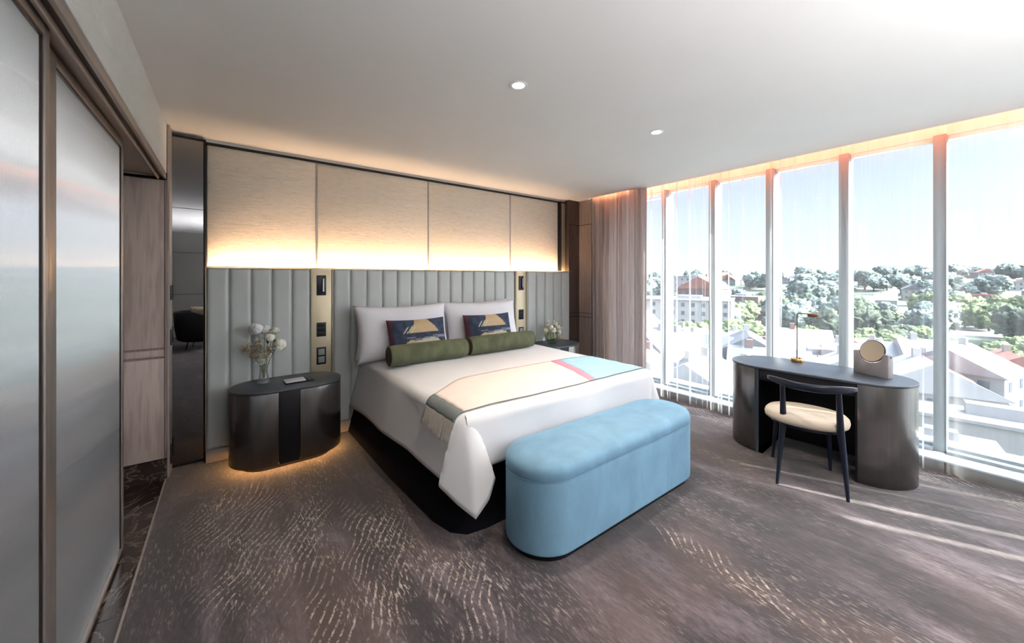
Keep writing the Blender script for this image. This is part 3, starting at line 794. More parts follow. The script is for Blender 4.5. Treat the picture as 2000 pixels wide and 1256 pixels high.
# ------------------------------------------------------------------ flowers
random.seed(21)
def bloom(r, n_, mat_name, name, seed):
    """a head of overlapping cupped petals, one mesh"""
    rnd = random.Random(seed); m_ = MB()
    for k in range(n_):
        q = (k+.5)/n_; ph = k*2.39996; el = math.asin(1-1.55*q)
        d = Vector((cos(el)*cos(ph), cos(el)*sin(ph), sin(el)))
        rot = d.to_track_quat('Z', 'Y').to_matrix().to_4x4()
        s_ = r*rnd.uniform(.5, .85)
        T = Matrix.Translation(d*r*.62) @ rot @ Matrix.Rotation(rnd.uniform(0, 6), 4, 'Z') @ Matrix.Rotation(rnd.uniform(-.85, .85), 4, 'X')
        def fn(u, v):
            x = (u-.5)*2; y = (v-.5)*2; rr = math.sqrt(max(0, 1-.35*y*y))
            return (x*s_*.62*rr, y*s_*.6, s_*(.42-.42*(x*x+y*y)*.6)+rnd.uniform(-.03, .03)*s_)
        m_.grid(fn, 4, 4, T)
    return m_
def stem_path(a, b, sag=.3, n_=8):
    a = Vector(a); b = Vector(b); c = Vector((a.x*.7+b.x*.3, a.y*.7+b.y*.3, b.z*.72+a.z*.28))
    return [tuple(a*(1-t)**2+c*2*t*(1-t)+b*t*t) for t in [i/n_ for i in range(n_+1)]]
def leafmesh(p, d, L, wd, m_):
    T = Matrix.Translation(p) @ Vector(d).normalized().to_track_quat('Y', 'Z').to_matrix().to_4x4()
    m_.grid(lambda u, v: ((u-.5)*2*wd*sin(PI*min(.98, v+.02))**.8, v*L, .12*L*sin(v*2.5)-abs(u-.5)*.1*wd), 4, 8, T)
def flower(base, root, head, r, n_, mat, lb, grp, leaves, seed, cat='flower', name='white_flower'):
    t = thing(name, lb, cat, base, 0, grp)
    sp_ = stem_path(root, head)
    stm = MB().tube(sp_, .0024, 6).build('stem', M['stem'], t, smooth=True)
    h = bloom(r, int(n_*.75), mat, 'petals', seed).build('petals', M[mat], t, smooth=True); h.location = head
    dd = Vector(sp_[-1])-Vector(sp_[-3]); h.rotation_euler = dd.to_track_quat('Z', 'Y').to_euler()
    if leaves:
        ml = MB(); rnd = random.Random(seed)
        for k in range(leaves):
            p = Vector(sp_[-2-k]); leafmesh(p, (rnd.uniform(-1, 1), rnd.uniform(-1, .4), rnd.uniform(.1, .6)), r*1.5, r*.45, ml)
        ml.build('leaves', M['leaf'], stm, smooth=True)
    return t
# tall slim vase, left
V1 = (.235, 3.70, .619)
v = thing('tall_glass_vase', 'tall slender clear glass vase on the left bedside table', 'vase', V1)
prof = [(.046,.0),(.048,.002),(.047,.008),(.036,.03),(.029,.08),(.024,.14),(.0225,.20),(.024,.235),(.0262,.25)]
MB().rings([[(r*cos(2*PI*k/32), r*sin(2*PI*k/32), z) for k in range(32)] for r, z in prof + [(r-.003, z) for r, z in reversed(prof[3:])]+[(.02,.022)]], True).build('body', M['vase'], v, smooth=True)
rgt = Vector((cos(R(37)), -sin(R(37)), 0))   # sideways across the bouquet, as it is arranged
def at_(s_, f_, z): p = rgt*s_ + Vector((sin(R(37)), cos(R(37)), 0))*f_; return (p.x, p.y, z)
F1 = [(-.058, .0, .435, .058, 40, 'petalw', 'full white bloom at the top left of the tall vase arrangement', 1),
      (-.010, .03, .425, .046, 30, 'petalw', 'loose white bloom beside the full one at the top of the tall vase arrangement', 0),
      (.092, .01, .420, .034, 24, 'petal', 'small pinkish white bud at the upper right of the tall vase arrangement', 1),
      (.060, -.02, .375, .045, 30, 'petal', 'ivory bloom at the centre of the tall vase arrangement', 2),
      (.140, -.01, .310, .052, 40, 'petal', 'round ivory bloom hanging out at the right of the tall vase arrangement', 2)]
for i, (s_, f_, z, r, n_, mt, lb, lv) in enumerate(F1):
    flower(V1, at_(s_*.06, f_*.1, .035), at_(s_, f_, z), r, n_, mt, lb, 'blooms in the tall vase', lv, 40+i)
def sprig(base, root, tip, lb, grp, seed, mat='sprig', dens=44, spread=.022):
    t = thing('blossom_sprig', lb, 'dried sprig', base, 0, grp); rnd = random.Random(seed)
    P = [Vector(p) for p in stem_path(root, tip)]
    MB().tube([tuple(p) for p in P], .0018, 5).build('stem', M['stem'], t, smooth=True)
    m_ = MB()
    for k in range(dens*3):
        q = .52+.48*rnd.random(); i = min(len(P)-2, int(q*(len(P)-1))); f_ = q*(len(P)-1)-i
        c = P[i].lerp(P[i+1], f_) + Vector((rnd.gauss(0, 1), rnd.gauss(0, 1), rnd.gauss(0, 1)))*spread*.6
        s_ = rnd.uniform(.0035, .0075); T = Matrix.Translation(c) @ Matrix.Rotation(rnd.uniform(0, 6), 4, (rnd.random(), rnd.random(), 1))
        m_.grid(lambda u, v: ((u-.5)*2*s_, (v-.5)*2.6*s_, -((u-.5)**2+(v-.5)**2)*s_*2), 2, 2, T)
    m_.build('blossoms', M[mat], t, smooth=True); return t
sprig(V1, at_(0, 0, .05), at_(-.150, -.02, .285), 'long beige blossom sprig arching to the far left of the tall vase', 'sprigs in the tall vase', 1)
sprig(V1, at_(0, 0, .05), at_(-.095, -.05, .315), 'beige blossom sprig spreading to the left below the white blooms', 'sprigs in the tall vase', 2)
sprig(V1, at_(0, 0, .05), at_(-.02, -.05, .350), 'beige blossom sprig standing in the middle of the tall vase', 'sprigs in the tall vase', 3)
sprig(V1, at_(0, 0, .05), at_(.085, -.05, .300), 'beige blossom sprig leaning right toward the hanging ivory bloom', 'sprigs in the tall vase', 4)
sprig(V1, at_(0, 0, .05), at_(.015, -.06, .245), 'pale drooping sprig just over the rim of the tall vase', 'sprigs in the tall vase', 5, 'petal')
# bowl vase, right
V2 = (3.42, 3.655, .619)
v = thing('round_glass_vase', 'round clear glass bowl vase on the right bedside table', 'vase', V2)
prof = [(.03,.0),(.05,.008),(.072,.035),(.080,.07),(.076,.10),(.062,.128),(.056,.138)]
MB().rings([[(r*cos(2*PI*k/32), r*sin(2*PI*k/32), z) for k in range(32)] for r, z in prof + [(r-.003, z) for r, z in reversed(prof[1:])]+[(.02,.006)]], True).build('body', M['vasegreen'], v, smooth=True)
F2 = [(-.085, -.03, .165, .042, 24, 'petalc', 'cream rose low at the left of the bowl vase bouquet'), (-.045, .0, .225, .036, 22, 'petalc', 'cream rose in the upper left of the bowl vase bouquet'),
      (-.02, -.04, .205, .040, 24, 'petalw', 'white rose at the centre of the bowl vase bouquet'), (.015, -.06, .170, .040, 24, 'petalc', 'cream rose low in the middle of the bowl vase bouquet'),
      (.045, .01, .240, .042, 24, 'petal', 'ivory rose at the top of the bowl vase bouquet'), (.085, .02, .195, .038, 22, 'petal', 'ivory rose at the right of the bowl vase bouquet'),
      (.095, -.02, .140, .034, 22, 'petalw', 'white flower low at the right of the bowl vase bouquet'), (.03, .05, .265, .03, 18, 'petal', 'small ivory flower at the back of the bowl vase bouquet'),
      (-.05, .05, .268, .026, 16, 'petal', 'small ivory bud rising highest in the bowl vase bouquet')]
for i, (s_, f_, z, r, n_, mt, lb) in enumerate(F2):
    flower(V2, at_(s_*.25, f_*.25, .02), at_(s_, f_, z), r, n_, mt, lb, 'flowers in the bowl vase', 2, 70+i)
sprig(V2, at_(0, 0, .03), at_(.135, -.06, .085), 'pale sprig hanging over the right rim of the bowl vase', 'sprigs in the bowl vase', 8, 'petalc', 26, .012)
sprig(V2, at_(0, 0, .03), at_(-.150, .0, .228), 'thin pale sprig pointing left out of the bowl vase bouquet', 'sprigs in the bowl vase', 9, 'petal', 14, .006)
sprig(V2, at_(0, 0, .03), at_(.15, .0, .205), 'thin pale sprig pointing right out of the bowl vase bouquet', 'sprigs in the bowl vase', 10, 'petal', 14, .006)

# ================================================================== DESK
DZ = .725
dk = thing('desk', 'long pill-shaped writing desk with brushed gunmetal ends and a black kneehole, by the windows', 'desk', (3.885,.99,0), R(90+3.5))
hx, hy = .60, .285
S0 = stadium(hx-.004, hy-.004, 30); n_ = len(S0)//2
# local +x runs toward the far end (+Y), local +y toward the room (-X)
xr = .345; xl = -.305
def shell(arc, x0, sgn):
    # curved metal-faced cabinet end
    pts = [(x0, -(hy-.004)*sgn)] + arc + [(x0, (hy-.004)*sgn)]
    return MB().prism(pts, .001, DZ-.018)
shell(S0[:31], xr, 1).build('end_cabinet', M['gun'], dk, smooth=True, bevel=.001)
shell(S0[31:], xl, -1).build('end_cabinet', M['gun'], dk, smooth=True, bevel=.001)
for x0 in (xr-.012, xl): MB().box((x0, -hy+.03, .0), (x0+.012, hy-.01, DZ-.018)).build('side_panel', M['black'], dk)
MB().box((xl+.012, -hy+.012, .0), (xr-.012, -hy+.03, DZ-.018)).build('modesty_panel', M['black'], dk)
MB().box((xl+.012, -hy+.03, DZ-.11), (xr-.012, hy-.012, DZ-.018)).build('drawer', M['black'], dk, bevel=.002)
MB().prism(stadium(hx, hy, 30), DZ-.0175, DZ).build('top', M['desktop'], dk, smooth=True, bevel=.004)

# ------------------------------------------------------------------ desk lamp
lp = thing('desk_lamp', 'slim brass and copper desk lamp with a small flat head, standing on the desk', 'desk lamp', (4.085,1.16,DZ+.001), R(-84))
MB().lathe([(.0,.0),(.047,.0),(.048,.003),(.048,.026),(.045,.029),(.0,.029)], 32, cap=False).build('base', M['brass'], lp, smooth=True)
path = [(0,0,.028),(0,0,.30)] + [(.018-.018*cos(t), 0, .415+.018*sin(t)) for t in [PI/2*k/6 for k in range(7)]] + [(.10,0,.430)]
path = [(0,0,.028),(0,0,.2),(0,0,.40)] + [(.02-.02*cos(t), 0, .413+.02*sin(t)) for t in [PI/2*k/6 for k in range(1, 7)]] + [(.075,0,.431)]
MB().tube(path, .0045, 10).build('pole', M['brasspole'], lp, smooth=True)
MB().lathe([(.0,.0),(.040,.0),(.042,.003),(.042,.024),(.039,.027),(.0,.027)], 32, Matrix.Translation((.115,0,.410)), False).build('lamp_shade', M['brasspole'], lp, smooth=True)
MB().lathe([(.0,.0),(.038,.0),(.038,.003),(.0,.003)], 32, Matrix.Translation((.115,0,.4065)), False).build('shade_rim', M['brass'], lp, smooth=True)
MB().lathe([(.0,.029),(.007,.029),(.007,.038),(.0,.039)], 16, Matrix.Translation((.022,-.018,0)), False).build('switch_knob', M['bronze_dark'], lp, smooth=True)

# ------------------------------------------------------------------ vanity mirror
vm = thing('vanity_mirror', 'round tilting table mirror in a grey marble cradle at the right end of the desk', 'mirror', (3.975,.645,DZ+.001), R(-115))
# local x runs along the cradle
Wc, Hc_, Dc = .235, .175, .05; rc = .088; cz = .185
pr = [(-Wc/2,0),(Wc/2,0),(Wc/2,Hc_)]
pr += [(rc*cos(t), cz+rc*sin(t)) for t in [(-.06 - (PI-.12)*k/24) for k in range(25)]]
pr += [(-Wc/2,Hc_)]
MB().rings([[(x, y, z) for x, z in pr] for y in (-Dc/2, Dc/2)]).build('cradle', M['marblegrey'], vm, bevel=.002)
T = Matrix.Translation((0,0,cz)) @ Matrix.Rotation(R(-16), 4, 'X') @ Matrix.Rotation(PI/2, 4, 'X')
MB().lathe([(.0,-.006),(.083,-.006),(.086,-.003),(.086,.005),(.083,.006),(.0,.006)], 48, T, False).build('mirror_rim', M['bronze_dark'], vm, smooth=True)
MB().lathe([(.0,.0062),(.081,.0062),(.081,.0075),(.0,.0075)], 48, T, False).build('mirror_glass', M['silver'], vm, smooth=True)
MB().tube([(Wc/2-.001,0,Hc_-.018),(Wc/2+.003,0,Hc_-.018)], .006, 12).build('pivot', M['bronze_dark'], vm)

# ================================================================== CHAIR
ch = thing('desk_chair', 'black wooden chair with curved backrest and round cream seat pulled up to the desk', 'chair', (3.40,.92,0), R(0))
def W2(p): return (p[0]-3.40, p[1]-.92, p[2])
def leg(a, b, mid, r0, r1, r2, nm='leg'):
    return MB().tube([W2(a), W2(mid), W2(b)], [r0, r1, r2], 12).build(nm, M['chairblack'], ch, smooth=True)
M['chairblack'] = simple('black_stained_wood', (.007, .010, .022), .34, var=.1, scale=20, Specular_IOR_Level=.35)
MBl = MB()
def tube_pts(pts, rs, nm, mat): return MB().tube([W2(p) for p in pts], rs, 12).build(nm, mat, ch, smooth=True)
tube_pts([(3.150,1.012,0),(3.190,1.005,.25),(3.225,.998,.43),(3.205,.995,.58),(3.185,.992,.715)], [.010,.017,.022,.018,.015], 'leg', M['chairblack'])
tube_pts([(3.268,.648,0),(3.275,.668,.25),(3.280,.688,.43),(3.262,.690,.58),(3.240,.690,.715)], [.010,.017,.022,.018,.015], 'leg', M['chairblack'])
tube_pts([(3.585,1.185,0),(3.555,1.155,.25),(3.525,1.125,.43)], [.010,.016,.020], 'leg', M['chairblack'])
tube_pts([(3.690,.835,0),(3.655,.835,.25),(3.620,.835,.43)], [.010,.016,.020], 'leg', M['chairblack'])
# seat: cream pad, rounded
def seat_ring(k, z):
    c = Vector((3.405,.915)); ax = Vector((.985,.17)); ay = Vector((-.17,.985)); out = []
    for i in range(40):
        t = 2*PI*i/40; a = .225*k*math.copysign(abs(cos(t))**.86, cos(t)); b = .250*k*math.copysign(abs(sin(t))**.86, sin(t))
        p = c+ax*a+ay*b; out.append(W2((p.x, p.y, z)))
    return out
MB().rings([seat_ring(k, z) for k, z in ((.80,.425),(.93,.43),(.985,.44),(1.0,.458),(.985,.476),(.93,.490),(.80,.499),(.55,.504),(.25,.505))]).build('seat', M['cream'], ch, smooth=True)
MB().rings([seat_ring(k, z) for k, z in ((.78,.400),(.84,.405),(.84,.424),(.78,.4245))]).build('seat_frame', M['chairblack'], ch, smooth=True)
# curved top rail
bp = []; c0 = Vector((3.15,1.085,.0)); c1 = Vector((3.245,.595,.0)); 
rg = []
for i in range(25):
    t = i/24; p = c0.lerp(c1, t); bulge = sin(PI*t)*.085
    nrm = Vector((-.982,-.19,0)); p = p + nrm*(bulge-.0) + Vector((.075*(abs(2*t-1)**2.2), .015*(abs(2*t-1)**2.2), 0))*1.0
    tz = .738; tang = (c1-c0).normalized()
    h_ = .026*(1-.55*abs(2*t-1)**6); d_ = .014*(1-.4*abs(2*t-1)**6)
    nn = Vector((-.982,-.19,0))
    ring = []
    for k in range(14):
        a = 2*PI*k/14; q = Vector((p.x, p.y, tz)) + nn*d_*cos(a)*1.0 + Vector((0,0,1))*h_*math.copysign(abs(sin(a))**.7, sin(a)); ring.append(W2(q))
    rg.append(ring)
MB().rings(rg).build('backrest', M['chairblack'], ch, smooth=True)

# ================================================================== CURTAINS
def curtain(y0, y1, x, amp, pitch, zt, zb, mat, name, lb, cat, grp, seed, nz=10, edge=None, irregular=.35):
    rnd = random.Random(seed); m_ = MB(); n_ = max(8, int((y1-y0)/pitch*10))
    phs = rnd.uniform(0, 6)
    def fn(u, v):
        y = y0+(y1-y0)*u; z = zt+(zb-zt)*v
        ph = 2*PI*(y1-y0)/pitch*(u+irregular*.25*noise.noise(Vector((u*(y1-y0)/pitch*.35, seed, 0)))) + phs
        a = amp*(.55+.45*noise.noise(Vector((u*(y1-y0)/pitch*.6, seed, 5)))*1.6)*(1-.25*v)
        xx = x + a*sin(ph) + .35*amp*sin(2.3*ph+v*.8) + .012*noise.noise(Vector((y*2, z*.8, seed)))
        yy = y + .25*amp*cos(ph*1.0)
        if edge and u > .5: yy += edge(z)*(u-.5)*2
        return (xx, yy, z)
    m_.grid(fn, n_, nz); o = m_.build(name, mat, smooth=True)
    return tag(o, lb, cat, grp)
curtain(2.76, 3.66, 4.19, .042, .082, HC+.03, .012, M['curtain'], 'blackout_curtain', 'gathered taupe full-length curtain at the far end of the windows', 'curtain', None, 3, 12)
SH = [(2.06, 2.84, 'sheer white curtain in the window bay next to the taupe curtain'), (.30, 2.055, 'wide sheer white curtain behind the desk'),
      (-.075, .295, 'narrow sheer white curtain in the nearest window bay'), (-1.46, -.08, 'sheer white curtain outside the picture, beyond the nearest bay'),
      (-2.05, -1.62, 'narrow sheer white curtain in the lounge end of the room'), (-4.5, -2.29, 'wide sheer white curtain at the lounge end of the room')]
for i, (a, b, lb) in enumerate(SH):
    curtain(a, b, 4.277, .015, .145, HC+.04, .006, M['sheer'], 'sheer_curtain', lb, 'sheer curtain', 'sheer curtains', 20+i, 6, irregular=.9)
# ceiling curtain rail
struct(box((4.25,-4.6,HC+.10), (4.30,3.2,HC+.115)).build('trim_curtain_rail', M['whitealu']))

# ================================================================== lounge end behind the camera: two unseen fill lamps added to brighten the ceiling
for i, (x, y) in enumerate(((1.15,-1.8), (2.7,-2.6))):
    u_ = thing('fill_lamp', 'added unseen fill lamp on a brass stand, brightening the ceiling from the lounge %s' % ('near the armchair' if i == 0 else 'near the windows'), 'fill lamp', (x,y,0), 0, 'added fill lamps')
    MB().lathe([(.0,.0),(.14,.0),(.14,.015),(.02,.022),(.0,.022)], 32, cap=False).build('base', M['brass'], u_, smooth=True)
    MB().tube([(0,0,.02),(0,0,.7),(0,0,1.32)], .010, 12).build('pole', M['brass'], u_, smooth=True)
    MB().rings([[(r*cos(2*PI*k/32), r*sin(2*PI*k/32), z) for k in range(32)] for r, z in ((.03,1.30),(.13,1.37),(.15,1.38),(.146,1.38),(.02,1.31))]).build('shade', M['brass'], u_, smooth=True)
    ld = bpy.data.lights.new('ceiling_fill', 'SPOT'); l = bpy.data.objects.new('ceiling_fill', ld); COL.objects.link(l); l.parent = u_
    l.location = (0,0,1.38); l.rotation_euler = (PI,0,0); ld.energy = (640, 50)[i]; ld.color = (1,.98,.98); ld.spot_size = R(165); ld.spot_blend = .6; ld.shadow_soft_size = .10

# ================================================================== seen only in the smoked mirror
ac = thing('armchair', 'black velvet tub armchair reflected in the smoked mirror', 'armchair', (.12,-2.45,0), R(20))
rg = []
for k, (r, z) in enumerate(((.30,.16),(.36,.20),(.40,.45),(.42,.74),(.40,.78),(.34,.77),(.33,.45))):
    rg.append([(r*1.05*cos(t), r*sin(t), z - (.16*max(0, sin(t-PI/2+PI)) if z > .6 else 0)) for t in [2*PI*i/40 for i in range(40)]])
MB().rings(rg, True).build('shell', M['darkvelvet'], ac, smooth=True)
MB().lathe([(.32,.30),(.325,.34),(.325,.42),(.30,.45),(.0,.455)], 32, cap=False).build('seat', M['darkvelvet'], ac, smooth=True)
for a in (45, 135, 225, 315): MB().tube([(.22*cos(R(a)), .22*sin(R(a)), .18), (.26*cos(R(a)), .26*sin(R(a)), 0)], [.014, .009], 8).build('leg', M['black'], ac, smooth=True)
o = weld(pillow_mesh(.40, .36, .16, .04, 18, 5).build('fluffy_cushion', simple('beige_fluffy_wool', (.62, .48, .34), .95, var=.25, scale=30, bump=.6, bdist=.01)))
place(o, (.16,-2.48,.70), -20, 20); tag(o, 'beige fluffy cushion on the reflected armchair', 'cushion')

# ================================================================== OUTSIDE: town and hills beyond the glass
def gz(x, y):
    """height of the land"""
    d = x*.9 + y*.15
    h = -18 - 4*min(1, max(0, (d-60)/120))
    if d > 260: h += 25.5*(1-math.exp(-((d-260)/330)**1.5))
    h += 3.0*noise.noise(Vector((x*.006, y*.006, 1)))*min(1, max(0, (d-150)/200)) + 2.5*noise.noise(Vector((x*.002, y*.003, 4)))*min(1, max(0, (d-300)/200))
    if d > 900: h -= (d-900)*.03
    return h
def mk_land():
    m = N('parkland'); P = m.obj()
    c = m.ramp(m.noise(m.map(P, (.02, .02, .02)), 1.0, 5, .6), [(.35, (.018, .030, .018)), (.5, (.032, .046, .026)), (.62, (.07, .07, .062)), (.75, (.11, .11, .105))])
    return m.done(m.bsdf(c, .95))
land = MB(); nx, ny = 60, 60
def lf(u, v):
    x = 14+1500*u**2.0; y = (-.55+1.7*v)*(x+60)
    return (x, y, gz(x, y))
land.grid(lf, nx, ny)
struct(land.build('ground_outside', mk_land(), smooth=True))
# the sunlit facade of our own building below the window
struct(box((GX+.14,-8,-18), (GX+.9,8,-.25)).build('wall_facade', M['wall']))

def tree_mesh(seed, tall=1.0):
    rnd = random.Random(seed); bm = bmesh.new()
    for k in range(8):
        a = rnd.uniform(0, 2*PI); rr = rnd.uniform(0, .55); z = rnd.uniform(.55, 1.25)*tall; s_ = rnd.uniform(.34, .55)
        mt = Matrix.Translation((rr*cos(a), rr*sin(a), z)) @ Matrix.Diagonal((s_, s_, s_*.85, 1))
        bmesh.ops.create_icosphere(bm, subdivisions=4, radius=1, matrix=mt)
    for v_ in bm.verts:
        c = v_.co; n_ = noise.noise(c*4.2+Vector((seed, 0, 0)))*.16 + noise.noise(c*10+Vector((seed, 3, 0)))*.16 + noise.noise(c*23+Vector((seed, 3, 7)))*.12
        v_.co += v_.normal*n_ if v_.normal.length else Vector()
    bm.normal_update()
    me = bpy.data.meshes.new('crown'); bm.to_mesh(me); bm.free(); return me
def mk_leaves(name, c0, c1, c2, s_=1.4):
    m = N(name); P = m.obj()
    c = m.ramp(m.noise(P, 7*s_, 5, .7), [(.34, c0), (.52, c1), (.7, c2)])
    return m.done(m.bsdf(c, .9, 0, m.bump(m.noise(P, 16, 4, .7), 1.0, .15)))
LV = [mk_leaves('leaves_dark_green', (.008, .017, .009), (.020, .034, .016), (.045, .065, .028)),
      mk_leaves('leaves_bright_green', (.030, .048, .014), (.080, .108, .034), (.16, .18, .07)),
      mk_leaves('leaves_hazed_blue_green', (.036, .055, .050), (.062, .088, .078), (.10, .13, .112))]  # last one: haze put into the leaf colour, paled for the far trees
trunk = MB().tube([(0,0,-.3),(0,0,.4),(.03,0,.8)], [.07,.05,.03], 6)
protos = []
for k in range(3):
    for q in range(2):
        e = bpy.data.objects.new('tree', None); COL.objects.link(e)
        me = tree_mesh(10+k*2+q); me.materials.append(LV[k]); me.polygons.foreach_set('use_smooth', [True]*len(me.polygons))
        c = bpy.data.objects.new('crown', me); COL.objects.link(c); c.parent = e
        trunk.build('trunk', M['walnut'], e)
        protos.append(e)
used = [False]*len(protos)
def tree(kind, x, y, s_, lb, grp, zs=1.0, z=None, rnd=random):
    i = kind*2 + rnd.randint(0, 1)
    if used[i]: o = copy_tree(protos[i])
    else: o = protos[i]; used[i] = True
    o.location = (x, y, gz(x, y) if z is None else z); o.scale = (s_, s_, s_*zs); o.rotation_euler = (0, 0, rnd.uniform(0, 6.28))
    return tag(o, lb, 'tree', grp)
def inv(px_, d):
    """direction through a picture column at depth d from the viewpoint, used to lay out the town"""
    a = (px_-1000)/735.6; c_, s_ = cos(R(37.034)), sin(R(37.034))
    return ((a*c_+s_)*d, (-a*s_+c_)*d)
def bay(px_):
    return ('in the sliver beside the taupe curtain' if px_ < 1300 else 'seen through the pane nearest the taupe curtain' if px_ < 1392 else 'seen through the second pane from the curtain' if px_ < 1503
            else 'seen through the pane behind the desk lamp' if px_ < 1648 else 'seen through the pane behind the vanity mirror' if px_ < 1836 else 'seen through the pane right of the desk')
rt = random.Random(77)
# big bright tree masses right of centre
for i in range(26):
    x, y = inv(rt.uniform(1840, 2120), rt.uniform(62, 84)); tree(1, x, y, rt.uniform(4.2, 5.6), 'bright green tree in the thick row beyond the red-roofed house', 'trees in the bright row at the right', .95, -20, rt)
for i in range(30):
    q_ = rt.uniform(1260, 1840); x, y = inv(q_, rt.uniform(86, 122)); tree(rt.choice((1, 1, 0)), x, y, rt.uniform(4.0, 6.2), 'green tree in the belt across the town, ' + bay(q_), 'trees in the belt across the town', .95, -21, rt)
for i in range(46):
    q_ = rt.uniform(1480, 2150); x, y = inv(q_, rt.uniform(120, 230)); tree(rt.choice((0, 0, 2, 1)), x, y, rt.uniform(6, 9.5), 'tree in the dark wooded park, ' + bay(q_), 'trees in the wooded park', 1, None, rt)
for i in range(24):
    q_ = rt.uniform(1250, 1480); x, y = inv(q_, rt.uniform(150, 260)); tree(rt.choice((0, 1, 2)), x, y, rt.uniform(5, 7.5), 'tree among the distant rooftops, ' + bay(q_), 'trees among the rooftops at the left', 1, None, rt)
for i in range(130):
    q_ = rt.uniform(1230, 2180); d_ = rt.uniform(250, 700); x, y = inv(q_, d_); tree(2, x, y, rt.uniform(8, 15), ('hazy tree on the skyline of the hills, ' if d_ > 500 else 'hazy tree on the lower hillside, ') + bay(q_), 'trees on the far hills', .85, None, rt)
# yellowish street tree right under the window
for px_, d_, s_ in ((1890, 30, 2.3), (1925, 29, 2.5), (1965, 28, 2.5), (2010, 27, 2.6), (1985, 31, 2.2)):
    x, y = inv(px_, d_); tree(1, x, y, s_, 'yellow green street tree close below the nearest window', 'street trees close below', 1, -17.0, rt)
for e, u_ in zip(protos, used):
    if not u_: 
        for ch_ in list(e.children): bpy.data.objects.remove(ch_)
        bpy.data.objects.remove(e)

HM = {'white': simple('white_render', (.23, .225, .22), .9, var=.06, scale=.3), 'cream': simple('cream_render', (.20, .18, .155), .9, var=.06, scale=.3),
      'brick': simple('red_brick', (.13, .065, .055), .9, var=.15, scale=2), 'slate': simple('slate_roof', (.055, .06, .07), .8, var=.15, scale=1),
      'red': simple('terracotta_roof', (.18, .06, .042), .85, var=.15, scale=1), 'tin': simple('pale_metal_roof', (.19, .19, .195), .6, var=.08, scale=1),
      'win': simple('dark_window_glass', (.05, .06, .08), .2, var=.1)}
def house(x, y, wx, wy, h, rz, wall, roof, gable, lb, grp, z=None, storeys=2, big=False):
    t = thing('house' if not big else 'building', lb, 'house' if not big else 'building', (x, y, gz(x, y)-.5 if z is None else z), rz, grp)
    MB().box((-wx/2,-wy/2,0), (wx/2,wy/2,h)).build('wall', HM[wall], t)
    if gable:
        e = .5; gh = wy*.30
        m_ = MB().add([(-wx/2-e,-wy/2-e,h-.1),(wx/2+e,-wy/2-e,h-.1),(wx/2+e,wy/2+e,h-.1),(-wx/2-e,wy/2+e,h-.1),(-wx/2-e,0,h+gh),(wx/2+e,0,h+gh)], [(0,1,5,4),(2,3,4,5),(0,4,3),(1,2,5),(0,3,2,1)])
        t_ = m_.build('roof', HM[roof], t)
        MB().box((wx*.2,-.4,h), (wx*.2+.8,.4,h+gh+1.0)).build('chimney', HM[wall], t_)
    else:
        MB().box((-wx/2-.2,-wy/2-.2,h), (wx/2+.2,wy/2+.2,h+.35)).build('roof', HM[roof], t)
        MB().box((-wx*.2,-wy*.2,h+.35), (wx*.02,wy*.05,h+1.6)).build('roof_plant', HM['tin'], t)
    nwy = max(2, int(wy/3.2)); nwx = max(2, int(wx/3.2))
    mw = MB()
    for s in range(storeys):
        zc = h*(s+.5)/storeys
        for k in range(nwy):
            yy = -wy/2+wy*(k+.5)/nwy
            mw.box((-wx/2-.06,yy-.55,zc-.7), (-wx/2+.02,yy+.55,zc+.7))
        for k in range(nwx):
            xx = -wx/2+wx*(k+.5)/nwx
            mw.box((xx-.55,-wy/2-.06,zc-.7), (xx+.55,-wy/2+.02,zc+.7))
    mw.build('windows', HM['win'], t)
    return t
def at_px(px_, d): return inv(px_, d)
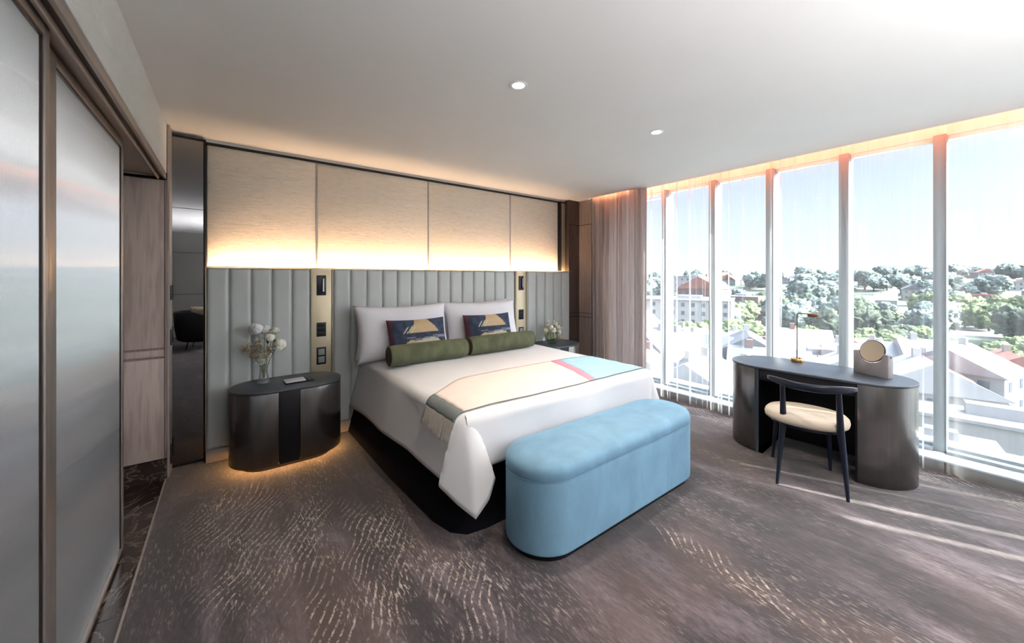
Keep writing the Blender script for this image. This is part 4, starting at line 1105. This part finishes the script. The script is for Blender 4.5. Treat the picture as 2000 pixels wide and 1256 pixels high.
# recognisable near buildings
x, y = inv(1975, 62); house(x, y, 8, 12, 5.0, R(14), 'cream', 'red', True, 'house with a terracotta red hipped roof, nearest the right edge of the view', None, -19.4)
x, y = inv(1905, 41); house(x+3, y, 8, 19, 5.6, R(8), 'white', 'tin', False, 'long low white building with a flat roof in front of the red-roofed house', None, -19.8, 1, True)
x, y = inv(1800, 50); house(x, y, 8, 12, 5.8, R(20), 'white', 'tin', True, 'white house with a grey pitched roof seen beside the vanity mirror', None, -18.6)
x, y = inv(1870, 58); house(x, y, 9, 11, 6, R(-12), 'white', 'tin', True, 'white gabled house just left of the red-roofed house', None, -18.2)
x, y = inv(1815, 38); house(x, y, 6, 9, 4.2, R(10), 'cream', 'tin', False, 'small cream flat-roofed building behind the right end of the desk', None, -19.2, 1)
x, y = inv(1335, 150); house(x, y, 26, 34, 15, R(20), 'white', 'tin', False, 'tall white apartment building with rows of windows at the left of the view', None, -22, 5, True)
x, y = inv(1375, 190); house(x, y, 20, 20, 16, R(12), 'brick', 'red', True, 'red roofed brick building behind the white apartment building', None, -20, 4, True)
x, y = inv(1352, 250); house(x, y, 20, 24, 22, R(12), 'white', 'tin', False, 'pale office block rising above the red roofed brick building', None, -20, 6, True)
x, y = inv(1443, 210); house(x, y, 14, 22, 13, R(6), 'brick', 'tin', False, 'red brick block of flats between the second and third mullion', None, -22, 4, True)
x, y = inv(1460, 62); house(x, y, 10, 15, 7.5, R(24), 'white', 'slate', True, 'white house with blue grey roof just above the left end of the desk', None, -19.5)
x, y = inv(1345, 50); house(x, y, 9, 13, 6.0, R(30), 'cream', 'slate', True, 'cream house with a dark roof seen through the first bay beside the bed', None, -19.5)
x, y = inv(1345, 38); house(x, y, 9, 13, 3.2, R(30), 'white', 'tin', False, 'low white flat roof directly below the first bay', None, -19.5, 1)
rt = random.Random(5)
zones = [(1235, 1700, 42, 84, 46, 'house in the rows of pale rooftops below', 'rooftops below'), (1660, 1860, 52, 82, 9, 'house standing before the bright trees', 'houses before the bright trees'),
         (1235, 1640, 125, 250, 34, 'small house among trees in the middle distance', 'houses in the middle distance'), (1500, 2150, 200, 330, 18, 'pale house beyond the wooded park', 'houses beyond the park'),
         (1230, 2180, 330, 720, 62, 'tiny house on the far hillside', 'houses on the far hills')]
for a, b, d0, d1, n_, lb, grp in zones:
    for i in range(n_):
        d_ = rt.uniform(d0, d1); q_ = rt.uniform(a, b); x, y = inv(q_, d_)
        sc_ = 1 if d_ < 100 else (1.15 if d_ < 300 else 1.4)
        house(x, y, rt.uniform(7, 10)*sc_, rt.uniform(8, 15)*sc_, rt.uniform(4.2, 7)*sc_, R(rt.choice((8, 12, 98, 20, 110, -15))), rt.choice(('white', 'white', 'cream', 'white', 'brick')), rt.choice(('tin', 'slate', 'tin', 'tin', 'red') if d_ < 330 else ('red', 'tin', 'slate')), rt.random() < .6, lb + ', ' + bay(q_), grp)
